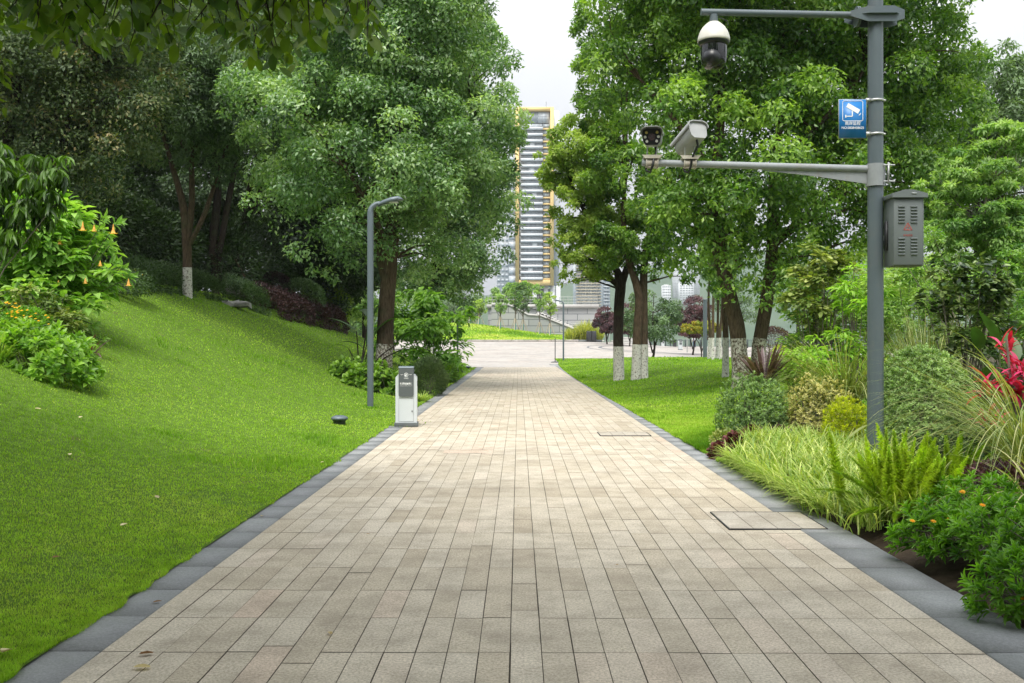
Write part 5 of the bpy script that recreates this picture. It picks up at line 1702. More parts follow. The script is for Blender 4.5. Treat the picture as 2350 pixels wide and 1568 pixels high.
# ------------------------------------------------------------------ street lamps
def street_lamp(label, g, rz, dark=False):
    root = thing("street_lamp", label, "street lamp", (0, 0, 0), "street lamps along the path")
    mt = M['lampdark'] if dark else M['lamp']  # dark variant: shade under the trees put into the lamp's colour
    sq = [(-.062, -.045), (-.045, -.062), (.045, -.062), (.062, -.045), (.062, .045), (.045, .062), (-.045, .062), (-.062, .045)]
    MB().prism(sq, 'z', -.1, 4.2).build("pole", mt, root)
    a = MB()
    P = [(0, 0, 4.2)] + [(.25 - .25 * math.cos(t), 0, 4.2 + .20 * math.sin(t)) for t in np.linspace(.2, PI / 2 * .9, 7)]
    a.tube(P, [.066, .064, .06, .056, .052, .05, .046, .043], 8, rot=PI / 8, cap=False)
    a.build("bend", mt, root, smooth=True)
    h = MB()
    sec = [(.17, 4.36, .05, .045), (.28, 4.415, .10, .05), (.45, 4.47, .15, .055), (.60, 4.50, .15, .05), (.70, 4.48, .12, .014)]
    vs, fs = [], []
    for x, z, w, t in sec:
        vs += [(x, -w, z - t), (x, -w * .8, z + t * .6), (x, 0, z + t), (x, w * .8, z + t * .6), (x, w, z - t)]
    for i in range(len(sec) - 1):
        for k in range(5):
            fs.append((i * 5 + k, i * 5 + (k + 1) % 5, (i + 1) * 5 + (k + 1) % 5, (i + 1) * 5 + k))
    h.add(vs, fs)
    h.add(vs[-5:], [(0, 1, 2), (0, 2, 3), (0, 3, 4)])
    h.add(vs[:5], [(2, 1, 0), (3, 2, 0), (4, 3, 0)])
    ho = h.build("lamp_head", mt, root)
    MB().box((.47, 0, 4.408), (.26, .2, .012)).build("lens", M['lens'], ho)
    root.location = g
    root.rotation_euler = (0, 0, rz)
    return root


l1 = street_lamp("near grey street lamp with a bent neck standing in the left lawn", G(850, 21.4), 0)
l2 = street_lamp("street lamp post darkened for shade, half hidden in the broad leaved shrub", G(981, 47), 0, True)
dup(l2, G(1050, 68), 0, "farthest shade darkened lamp post on the left, at the plaza's edge under the camphor crown")
dup(l1, V(1293, 833, 74) * 1 + Vector((0, 0, 0)) if False else G(1293, 74), PI, "distant grey street lamp at the path's far end on the right")

# ------------------------------------------------------------------ smoking bin
def ash_bin(label, loc, rz, sc=1.0, text=True):
    root = thing("ash_bin", label, "ash bin", (0, 0, 0), "ash bins")
    MB().box((0, .0, .035), (.415, .34, .07)).build("base", M['binbase'], root, bevel=.004)
    bd = MB()
    bd.prism([(-.187, .07), (.187, .07), (.187, .865), (.145, .915), (-.145, .915), (-.187, .865)], 'y', -.145, .145)
    b_o = bd.build("body", M['binwhite'], root, bevel=.004)
    MB().box((.189, .02, .755), (.006, .12, .085)).build("slot", M['black'], b_o)
    MB().box((.165, .0, .90), (.05, .22, .006), 0).build("ash_grid", M['iron'], b_o)
    fp = MB()
    w = .132
    prof = [(-.150, .52), (-.162, .53), (-.164, 1.02), (-.158, 1.045), (-.140, 1.056), (.13, 1.056), (.145, 1.045), (.145, .92), (.135, .92), (.135, 1.036), (.125, 1.046), (-.138, 1.044), (-.152, 1.03), (-.152, .53)]
    n = len(prof)
    fp.add([(-w, p[0], p[1]) for p in prof] + [(w, p[0], p[1]) for p in prof], [(k, n + k, n + (k + 1) % n, (k + 1) % n) for k in range(n)])
    a = [( -w, .60)] + [(-w + .03 - .03 * math.cos(t), .575 - .05 * math.sin(t) + .0) for t in np.linspace(0, PI / 2, 6)] + [(w - .03 + .03 * math.sin(t), .525 + .05 * (1 - math.cos(t))) for t in np.linspace(0, PI / 2, 6)] + [(w, .60), (w, 1.02), (-w, 1.02)]
    fp2 = MB().prism(a, 'y', -.166, -.158)
    for e in (-w, w):
        fp.prism([(-.16, .98), (-.152, 1.02), (-.138, 1.04), (-.138, 1.0)], 'x', e - .001, e + .001)
    hood = fp
    hood.v, hood.f, hood.t = hood.v, hood.f, hood.t
    fo = fp2.build("front_panel", M['bincharc'], root)
    cap = MB()
    prof2 = [(-.166, 1.015), (-.160, 1.042), (-.140, 1.058), (.125, 1.058), (.145, 1.045), (.147, .915), (.139, .915), (.137, 1.036), (.122, 1.048), (-.137, 1.048), (-.152, 1.036), (-.158, 1.015)]
    n = len(prof2)
    cap.add([(-w, p[0], p[1]) for p in prof2] + [(w, p[0], p[1]) for p in prof2], [(k, (k + 1) % n, n + (k + 1) % n, n + k) for k in range(n)])
    for e in (0, n):
        cap.add([((-w if e == 0 else w), p[0], p[1]) for p in prof2], [(k, k + 1, n - 2 - k, n - 1 - k) for k in range(n // 2 - 1)])
    cap.build("cover", M['lamp'], root)
    gr = MB()
    for c, s in (((-.128, 0, .295), (.003, .004, .41)), ((.128, 0, .295), (.003, .004, .41)), ((0, 0, .5), (.256, .004, .003)), ((0, 0, .09), (.256, .004, .003))):
        gr.box((c[0], -.1465, c[2]), s)
    gr.build("door_gap", M['bincharc'], root)
    lk = MB()
    lk.prism([(.092, .27), (.103, .292), (.114, .27), (.103, .248)], 'y', -.152, -.145)
    lk.build("lock", M['black'], root)
    if text:
        ic = MB()
        t = np.linspace(0, 2 * PI, 29)[:-1]
        outer = [(.036 * math.cos(q), .91 + .036 * math.sin(q)) for q in t]
        inner = [(.030 * math.cos(q), .91 + .030 * math.sin(q)) for q in t]
        n = len(t)
        ic.add([(p[0], -.1675, p[1]) for p in outer + inner], [(k, (k + 1) % n, n + (k + 1) % n, n + k) for k in range(n)])
        for a_, b_ in (((-.022, .895), (.012, .902)), ((-.016, .905), (.016, .915)), ((.012, .915), (.0, .926)), ((0, .926), (-.018, .918)), ((-.02, .892), (.0, .888))):
            bar(ic, a_, b_, .007, -.1678, -.1662)
        for sx in (-1, 1):
            bar(ic, (sx * .055, .912), (sx * .09, .912), .005, -.1678, -.1662)
            ic.prism([(sx * .098, .912), (sx * .082, .920), (sx * .082, .904)], 'y', -.1678, -.1662)
        ic.build("symbol", M['white'], fo)
        lettering("灭烟处", .027, M['white'], fo, (0, -.1672, .848))
        lettering("吸烟有害健康", .041, M['white'], fo, (0, -.1672, .752), squeeze=.88, bold=.0008)
        lettering("SMOKING IS HARMFUL TO HEALTH", .0135, M['white'], fo, (0, -.1672, .716), squeeze=.98)
    root.location = loc
    root.rotation_euler = (0, 0, rz)
    root.scale = (sc,) * 3
    return root


gb = G(933, 17.6)
b1 = ash_bin("near white ash bin with a charcoal front panel on the path's left kerb", (gb.x, gb.y, .006), math.radians(4))
dup(b1, G(1561, 99), math.radians(10), "small distant white ash bin on the plaza beyond the right lawn")
dup(b1, G(1521, 150), math.radians(20), "tiny farthest pale bin by the promenade railing")


# bollard lights
def bollard(label, g, s=1.0):
    root = thing("bollard_light", label, "bollard light", (0, 0, 0), "squat bollard lights beside the path")
    MB().lathe([(.105, -.06), (.105, .075), (.12, .08), (.125, .10), (.001, .10)], n=28).build("body", M['lampdark'], root, smooth=True)
    MB().lathe([(.128, .095), (.143, .105), (.145, .122), (.14, .135), (.115, .155), (.07, .168), (.001, .172)], n=32).build("cap", M['lamp'], root, smooth=True)
    root.location = g
    root.scale = (s,) * 3
    return root


bl = bollard("squat grey bollard light in the lawn near the ash bin", G(779, 17.0))
dup(bl, G(1074, 53), 0, "squat bollard light at the left bed's far corner by the kerb")

# thin post with a foot at the path's far end
g = G(1274, 70)
root = thing("stand_post", "thin dark post on a round foot at the path's far end", "post", g)
MB().tube([(g.x, g.y, g.z), (g.x, g.y, g.z + 1.75)], .03, 8).build("pole", M['lampdark'], root)
MB().lathe([(.3, .0), (.3, .05), (.06, .08), (.001, .08)], g, 20).build("foot", M['lampdark'], root)

# ------------------------------------------------------------------ access covers and litter
def cover(name, label, p, w, d, mat, edge):
    root = thing(name, label, "access cover", (p[0], p[1], .004))
    m = MB()
    nx = 4
    for i in range(nx):
        for j in range(2):
            m.add([(p[0] + w * (i + q) / nx - w / 2 + (.003 if q == 0 else -.003), p[1] + d * (j + r) / 2 - d / 2 + (.002 if r == 0 else -.002), .009) for q, r in ((0, 0), (1, 0), (1, 1), (0, 1))], [(0, 1, 2, 3)], random.random())
    m.build("panel", mat, root)
    f = MB()
    for sx in (-1, 1):
        f.box((p[0] + sx * w / 2, p[1], .004), (edge, d + edge, .016))
        f.box((p[0], p[1] + sx * d / 2, .004), (w - edge, edge, .015))
    f.build("frame", M['iron'], root)
    b = MB()
    b.sheet(np.array([[p[0] - w / 2, p[0] + w / 2]] * 2), np.array([[p[1] - d / 2] * 2, [p[1] + d / 2] * 2]), np.full((2, 2), .0055))
    b.build("tray", M['joint'], root)


a_, b_ = V(1760, 1202, 8.4), None
cover("access_cover", "square stone filled access cover at the right kerb near the fern", (2.07, 8.33, 0), .78, .78, M['cover'], .009)
cover("access_cover", "smaller access cover with grassy edges farther up the path", (1.70, 16.1, 0), .80, .62, M['cover'], .012)
m = MB()
cx_, cy_ = -.72, 13.55
for i in range(1):
    m.add([(cx_ - .3, cy_ - .2, .004), (cx_ + .3, cy_ - .2, .004), (cx_ + .3, cy_ + .2, .004), (cx_ - .3, cy_ + .2, .004)], [(0, 1, 2, 3)], 1.0)
tag(m.build("repair_slab", M['paver'], None, (cx_, cy_, .004)), "broad pinkish repair slab set across the paving in mid path", "paving slab")

lv = [(276, 1209, .62, 1.0, "pale curled dead leaf lying on the near lawn"), (372, 1373, .6, .15, "red brown leaf on the left kerb stone"), (318, 1494, .8, .1, "brown leaf on the near paving's left corner"),
      (305, 1523, .95, .95, "pale yellow leaf on the near paving beside the brown one"), (25, 1494, .8, .9, "large pale leaf at the lawn's bottom left corner"), (755, 1442, .55, .7, "grey green leaf on the near paving"),
      (600, 1180, .55, .8, "grey green leaf on the left kerb half way up"), (182, 960, .7, 1.0, "white speck of a leaf high on the left lawn"), (160, 1046, .7, .95, "pale leaf in the middle of the left lawn"),
      (364, 1145, .6, .8, "pale and brown leaf pair on the lawn above the curled dead leaf"), (140, 1280, .6, .1, "orange brown leaf low on the left lawn"), (560, 1098, .5, .9, "small pale leaf on the lawn near the kerb"),
      (1420, 1288, .35, .3, "small brown leaf on the right half of the paving"), (1190, 1155, .3, .2, "dark crumb of leaf in mid path"), (840, 1220, .35, .25, "small reddish leaf on the left half of the paving"), (95, 940, .7, .8, "dry leaf below the rosette bush"),
      (1545, 1130, .3, .5, "thin green bit of leaf on the paving right of the centre"), (735, 1063, .45, .8, "tiny pale leaf on the lawn near the bollard light")]
for x, y, s, t, lab in lv:
    py = y * K - 341.5
    Yg = 5.0
    for _ in range(30):
        X_ = V(x, y, Yg).x
        z_ = float(H(X_, Yg)) + .03
        Yg = .5 * Yg + .5 * max(3.0, (EYE - z_) * F / py)
    X_ = V(x, y, Yg).x
    on = X_ < -2.3
    p = np.array([[X_, Yg, float(H(X_, Yg)) + (.035 if on else .012)]])
    m = MB()
    a = random.random() * 6.28
    L_ = (.11 if on else .085) * s
    for fl_ in (0, 1):
        m.leaves(p, np.array([[math.cos(a), math.sin(a), (.1 + .2 * random.random()) if on else .02]]), np.array([[.05, -.15 if on else -.04, 1.0]]), L_, L_ * .55, t, 'o')
    tag(m.build("fallen_leaf", M['litter'], None, tuple(p[0])), lab, "fallen leaf", "fallen leaves on lawn and paving")

# ------------------------------------------------------------------ far side of the plaza
# retaining walls and the stair between them
WZ = float(plaza_z(0, 130))
root = thing("stair_wall", "grey ashlar stair wall with a sloping top beyond the young trees", "wall", (V(1220, 790, 146).x, 146, WZ))
o_ = [(V(x, y, 146).x, V(x, y, 146).z) for x, y in ((1128, 800), (1316, 800), (1316, 756), (1240, 726), (1212, 724), (1190, 712), (1165, 700), (1128, 700))]
MB().prism(o_, 'y', 146, 147.2).build("wall", M['ashlar'], root)
cp = MB()
tops = [(1128, 699), (1165, 699), (1190, 711), (1212, 723), (1240, 725), (1316, 755)]
for (xa_, ya_), (xb_, yb_) in zip(tops[:-1], tops[1:]):
    a_, b_ = V(xa_, ya_, 146), V(xb_, yb_, 146)
    cp.add([(a_.x, 145.8, a_.z), (b_.x, 145.8, b_.z), (b_.x, 147.4, b_.z), (a_.x, 147.4, a_.z), (a_.x, 145.8, a_.z + .22), (b_.x, 145.8, b_.z + .22), (b_.x, 147.4, b_.z + .22), (a_.x, 147.4, a_.z + .22)],
           [(0, 1, 5, 4), (4, 5, 6, 7), (3, 7, 6, 2)])
cp.build("coping", M['pale_stone'], root)
root = thing("terrace_wall", "high grey ashlar wall carrying the terrace behind the stair", "wall", (V(1300, 790, 152).x, 152, WZ))
o_ = [(V(x, y, 152).x, V(x, y, 152).z) for x, y in ((1120, 800), (1371, 800), (1371, 708), (1120, 708))]
MB().prism(o_, 'y', 152, 153.2).build("wall", M['ashlar'], root)
MB().box(((o_[0][0] + o_[1][0]) / 2, 152.4, V(0, 703, 152).z), (o_[1][0] - o_[0][0] + .4, 1.6, .55)).build("coping", M['pale_stone'], root)
rl = MB()
zt = V(0, 698, 152).z
for k in range(27):
    x = o_[0][0] + (o_[1][0] - o_[0][0]) * k / 26
    rl.tube([(x, 152.2, zt), (x, 152.2, zt + 1.1)], .04, 6)
for dz in (.2, .65, 1.1):
    rl.tube([(o_[0][0], 152.2, zt + dz), (o_[1][0], 152.2, zt + dz)], .03, 6)
rl.build("railing", M['galv'], root)
root = thing("left_wall", "pale horizontal banded wall glimpsed left of the lamp post", "wall", (-30, 150, WZ))
for k in range(7):
    MB().box((-35, 150, WZ + .5 + k * .98), (22, .6, .94)).build("course", M['bgrey'], root)
# stairs as one thing
root = thing("stair", "flight of stone steps with a handrail rising left behind the reeds", "stairs", (V(1330, 780, 149).x, 149, WZ))
sm = MB()
xs0, xs1, zs1 = V(1385, 780, 149).x, V(1240, 780, 149).x, V(0, 718, 149).z
for k in range(20):
    x = xs0 + (xs1 - xs0) * k / 20
    z = WZ + (zs1 - WZ) * (k + 1) / 20
    sm.box((x - .5, 149.5, (WZ + z) / 2), (1.0, 4.0, z - WZ))
sm.build("steps", M['pale_stone'], root)
hr = MB()
hp = [(1240, 712), (1290, 735), (1312, 743), (1340, 743), (1360, 748)]
hr.tube([V(x, y, 148) for x, y in hp], .05, 6)
for x, y in hp:
    p = V(x, y, 148)
    hr.tube([p, p - Vector((0, 0, 1.1))], .04, 6)
hr.build("handrail", M['galv'], root)
g = Vector((V(1405, 785, 126).x, 126, 1.4))
root = thing("curved_steps", "small steps with a curved rail right of the yellow reeds", "stairs", g)
sm = MB()
for k in range(5):
    sm.box((g.x + 1.8 + .3 * k, 126 + k * .5, g.z - .25 + k * .2), (6 - .6 * k, .8, .2))
sm.build("steps", M['pale_stone'], root)
hr = MB()
hr.tube([V(1376, 745, 126), V(1392, 757, 126), V(1398, 768, 126), V(1399, 785, 126)], .06, 6)
hr.tube([V(1386, 757, 126), V(1390, 770, 126), V(1391, 785, 126)], .06, 6)
hr.build("handrail", M['galv'], root)

# reeds and the black box before them
g = G(1338, 121)
n = 2200
X, Y = rng.uniform(V(1300, 0, 121).x, V(1379, 0, 121).x, n), rng.uniform(119.5, 123, n)
m = MB()
m.blades(np.stack([X, Y, plaza_z(X, Y)], 1), rng.random(n) * 6.28, rng.uniform(1.2, 2.5, n) * (1 + .25 * np.sin(X * 1.7)), .07, np.abs(rng.normal(.1, .12, n)), np.clip(rng.normal(.8, .5, n), 0, 2), 5, np.clip(rng.normal(.5, .25, n), 0, 1))
root = thing("reed_planter", "yellow green reeds in a low planter before the stair", "planter", g)
m.build("foliage", M['reed'], root)
MB().box((g.x, 119.3, g.z + .08), (V(1380, 0, 121).x - V(1299, 0, 121).x, .25, .3)).build("rim", M['bincharc'], root)
g = G(1357, 118.4)
root = thing("black_bin", "small black bin in front of the yellow reeds", "bin", g)
MB().box((g.x - .29, g.y, g.z + .65), (.56, .6, 1.3)).build("body", M['iron'], root, bevel=.03)
MB().box((g.x + .31, g.y, g.z + .65), (.56, .6, 1.3)).build("compartment", M['iron'], root, bevel=.03)

# young trees with stakes on the far lawn
yt = [(1100, 140, 690, 'lightleaf', "staked young tree with a small box, farthest left on the far lawn"), (1148, 137, 676, 'feath', "staked young tree, thin, before the stair wall's left end"),
      (1182, 138, 655, 'camphor_r', "staked young tree with two crowns before the stair wall"), (1200, 141, 668, 'midleaf', "staked young tree, dark and narrow, before the stair wall"),
      (1238, 136, 648, 'feath', "tallest staked young tree, crown above the stair coping"), (1262, 134, 668, 'lightleaf', "staked young tree with tiered light foliage nearest the distant lamp"),
      (1060, 142, 700, 'midleaf', "staked young tree under the camphor crown's edge"), (1078, 146, 690, 'midleaf', "staked young tree just behind the left ones on the far lawn")]
for x, Y, top, lf, lab in yt:
    X_ = V(x, 780, Y).x
    g = Vector((X_, Y, float(far_z(X_, Y))))
    zt = V(x, top, Y).z
    root = thing("young_tree", lab, "tree", g, "staked young trees on the far lawn")
    tb_, cb_ = MB(), MB()
    hgt = zt - g.z
    tb_.tube([g, (X_ + .05, Y, g.z + hgt * .5), (X_, Y, zt - .4)], [.09, .06, .02], 6)
    for k in range(10):
        a = random.random() * 6.28
        z = g.z + hgt * random.uniform(.28, .7)
        tb_.tube([(X_, Y, z), (X_ + .5 * math.cos(a), Y + .5 * math.sin(a), z + .7), (X_ + .8 * math.cos(a), Y + .8 * math.sin(a), z + 1.5)], [.035, .025, .01], 4, cap=False)
    clumps(cb_, [(X_, Y, zt - hgt * .25, .85, .85, hgt * .27), (X_ + .3, Y, zt - hgt * .45, .65, .65, hgt * .14)], 40, 1700, .22, .12, .3)
    tb_.build("trunk", M['barkpale'], root)
    cb_.build("crown", M[lf], root)
    for k in range(3):
        a = k * 2.1 + .4
        MB().tube([(X_ + .8 * math.cos(a), Y + .8 * math.sin(a), g.z - .05), (X_ + .08 * math.cos(a), Y + .08 * math.sin(a), g.z + 1.7)], .045, 6).build("stake", M['stake'], root)
    MB().tube([(X_, Y, g.z + .05), (X_ + .01, Y, g.z + 1.0)], .11, 8).build("trunk_wrap", M['tealwrap'], root)
# big far bush masses left behind the lawn and behind the terrace
for k, (x, y, Y, r, lf, lab) in enumerate([(1040, 690, 165, 4.5, 'midleaf', "green round tree behind the far lawn's left part"), (1160, 690, 160, 2.6, 'feath', "pale green tree behind the stair wall's left end"),
                                            (1190, 676, 160, 2.4, 'camphor_r', "green tree rising over the stair wall before the tower"), (760, 720, 95, 3.0, 'camphor', "dense green tree far behind the burgundy hedge"), (900, 700, 90, 3.5, 'camphor', "dense green tree far behind the camphor trunk")]):
    p = V(x, y, Y)
    gz = float(H(p.x, Y))
    tree("far_tree", lab, (p.x, Y, gz), [[(p.x, Y, gz - .2, .25), (p.x, Y, gz + 1, .22), (p.x, Y, p.z, .12)]], [(p.x, Y, p.z, r, r, r * .9), (p.x + r * .6, Y, p.z - r * .5, r * .6, r * .6, r * .5), (p.x - r * .6, Y, p.z - r * .4, r * .65, r * .6, r * .55)],
         70, 8000, .34, .2, M[lf], M['barkdark'], None, None, 12, cr=.3)

# promenade railing
rp = [(18.5, 190), (26, 160), (33, 128), (38, 100), (41, 76), (42, 60)]
root = thing("promenade_railing", "long dark metal railing along the promenade's edge on the right", "railing", (rp[0][0], rp[0][1], .6))
zr = lambda x, y: float(plaza_z(x, y))
dens = []
for (xa_, ya_), (xb_, yb_) in zip(rp[:-1], rp[1:]):
    st = int(math.hypot(xb_ - xa_, yb_ - ya_) / 2.0)
    dens += [(xa_ + (xb_ - xa_) * k / st, ya_ + (yb_ - ya_) * k / st) for k in range(st)]
for x, y in dens[::1]:
    MB().box((x, y, zr(x, y) + .6), (.14, .14, 1.2)).build("post", M['lampdark'], root)
m = MB()
for z in (.18, 1.12):
    m.tube([(x, y, zr(x, y) + z) for x, y in dens], .05, 6)
for (xa_, ya_), (xb_, yb_) in zip(dens[:-1], dens[1:]):
    for q in (.2, .4, .6, .8):
        x, y = xa_ + (xb_ - xa_) * q, ya_ + (yb_ - ya_) * q
        m.tube([(x, y, zr(x, y) + .18), (x, y, zr(x, y) + 1.12)], .02, 4, cap=False)
m.build("rail", M['lamp'], root)
m = MB()
for k, (a_, b_) in enumerate(zip(rp[:-1], rp[1:])):
    pass
g = G(1548, 150)
root = thing("litter_bin", "dark bin standing by the promenade railing", "bin", g)
MB().box((g.x, g.y, g.z + .55), (.5, .5, 1.0)).build("body", M['iron'], root, bevel=.02)
MB().box((g.x, g.y, g.z + 1.1), (.6, .6, .1)).build("lid", M['iron'], root, bevel=.02)
# lamp post and sign post among the thin trunks
g = G(1618, 62)
root = thing("marker_post", "plain grey post between the maple and the thin white trunks", "post", g)
MB().tube([(g.x, g.y, g.z - .1), (g.x, g.y, g.z + 3.6)], .13, 8).build("pole", M['lamp'], root)
MB().lathe([(.15, 0), (.15, .05), (.001, .06)], (g.x, g.y, g.z + 3.6), 12).build("cap", M['lamp'], root)
g = G(1577, 92)
root = thing("sign_post", "thin pale sign post left of the walking person", "post", g)
MB().tube([(g.x, g.y, g.z - .1), (g.x, g.y, g.z + 2.4)], .05, 8).build("pole", M['galv'], root)
MB().lathe([(.09, 0), (.09, .04), (.001, .06)], (g.x, g.y, g.z + 2.4), 12).build("cap", M['galv'], root)
shrub("burgundy_ball", "round burgundy clipped shrub behind the twin trunks on the right", G(1775, 62), (1.25, 1.2, 1.9), 4200, .11, .05, M['burghedge'], amp=.05, seed=71, tb=(.8, .2))
hedge("low_yellow_hedge", "low yellow green hedge at the right lawn's far side", G(1790, 58), G(1880, 60), .7, .75, 3600, .12, .06, M['yellow_shrub'], (.35, .2))
for k, (x, Y, lf, lab, hh) in enumerate([(1690, 105, 'midleaf', "green tree on the promenade seen between the twin trunks", 7), (1830, 90, 'camphor_r', "green tree on the promenade behind the variegated shrub", 8), (1960, 80, 'midleaf', "green tree on the promenade behind the pole", 8), (2120, 75, 'lightleaf', "pale tree on the promenade behind the control box", 8), (2290, 70, 'midleaf', "green tree on the promenade at the right border", 9)]):
    g = G(x, Y)
    tree("promenade_tree", lab, g, [[*foot(g, .12), (g.x, Y, g.z + hh * .4, .1), (g.x, Y, g.z + hh * .8, .04)]], [(g.x, Y, g.z + hh * .72, 2.3, 2.3, hh * .3), (g.x + 1.2, Y, g.z + hh * .6, 1.5, 1.5, hh * .2)], 60, 5200, .22, .11, M[lf], M['barkdark'], 1.1, "trees on the promenade", 12)

# walking person far off
g = G(1593, 150)
root = thing("person", "distant person in a white shirt and blue jeans walking on the promenade", "person", g)


def skin_body(name, verts, edges, radii, mat, parent):
    me = bpy.data.meshes.new(name)
    me.from_pydata(verts, edges, [])
    o = bpy.data.objects.new(name, me)
    COL.objects.link(o)
    o.parent = parent
    sk = o.modifiers.new("skin", 'SKIN')
    for i, r in enumerate(radii):
        me.skin_vertices[0].data[i].radius = (r, r * .8)
    me.skin_vertices[0].data[0].use_root = True
    sb_ = o.modifiers.new("sub", 'SUBSURF')
    sb_.levels = sb_.render_levels = 2
    me.materials.append(mat)
    return o


bv = [(0, 0, .95), (0, 0, 1.12), (0, 0, 1.35), (0, 0, 1.48), (0, -.01, 1.60), (0, -.01, 1.70),
      (-.10, 0, .88), (-.11, -.12, .48), (-.11, -.06, .08), (-.11, -.2, .03), (.10, 0, .88), (.11, .10, .48), (.11, .26, .10), (.11, .16, .03),
      (-.19, 0, 1.40), (-.24, .05, 1.14), (-.23, -.04, .90), (-.23, -.07, .80), (.19, 0, 1.40), (.24, -.04, 1.14), (.23, -.14, .92), (.23, -.18, .83)]
be = [(0, 1), (1, 2), (2, 3), (3, 4), (4, 5), (0, 6), (6, 7), (7, 8), (8, 9), (0, 10), (10, 11), (11, 12), (12, 13), (2, 14), (14, 15), (15, 16), (16, 17), (2, 18), (18, 19), (19, 20), (20, 21)]
if True:
    me = bpy.data.meshes.new("body")
    me.from_pydata(bv, be, [])
    bo_ = bpy.data.objects.new("body", me)
    COL.objects.link(bo_)
    bo_.parent = root
    bo_.modifiers.new("skin", 'SKIN')
    bpy.context.view_layer.update()
    rads = [.14, .14, .16, .06, .095, .09, .095, .065, .045, .04, .095, .065, .045, .04, .06, .045, .035, .03, .06, .045, .035, .03]
    if not me.skin_vertices:
        bpy.context.view_layer.objects.active = bo_
    for i, r in enumerate(rads):
        me.skin_vertices[0].data[i].radius = (r, r * .8)
    me.skin_vertices[0].data[0].use_root = True
    sbm = bo_.modifiers.new("sub", 'SUBSURF')
    sbm.levels = sbm.render_levels = 2
    me.materials.append(M['skin'])


def shell(name, prof, mat, n=14, sy=.72):
    m_ = MB().lathe(prof, n=n)
    m_.v = [v * np.array([1, sy, 1]) for v in m_.v]
    o = m_.build(name, mat, None, smooth=True)
    o.parent = root
    return o


shell("shirt", [(.185, .86), (.175, 1.0), (.185, 1.2), (.205, 1.36), (.15, 1.45), (.075, 1.5)], M['shirt'])
for s_, pp in ((-1, [(-.19, 0, 1.40), (-.24, .05, 1.16)]), (1, [(.19, 0, 1.40), (.24, -.04, 1.16)])):
    o = MB().tube(pp, [.075, .062], 10, cap=False).build("sleeve", M['shirt'], None, smooth=True)
    o.parent = root
for pp in ([(-.10, 0, .92), (-.11, -.12, .48), (-.11, -.065, .10)], [(.10, 0, .92), (.11, .10, .48), (.11, .25, .12)]):
    o = MB().tube(pp, [.115, .085, .07], 10, cap=False).build("trouser_leg", M['jeans'], None, smooth=True)
    o.parent = root
m_ = MB().lathe([(.001, 1.80), (.06, 1.79), (.10, 1.73), (.105, 1.66), (.09, 1.58)], n=14)
o = m_.build("hair", M['hair'], None, smooth=True)
o.parent = root
o.location = (0, .015, 0)

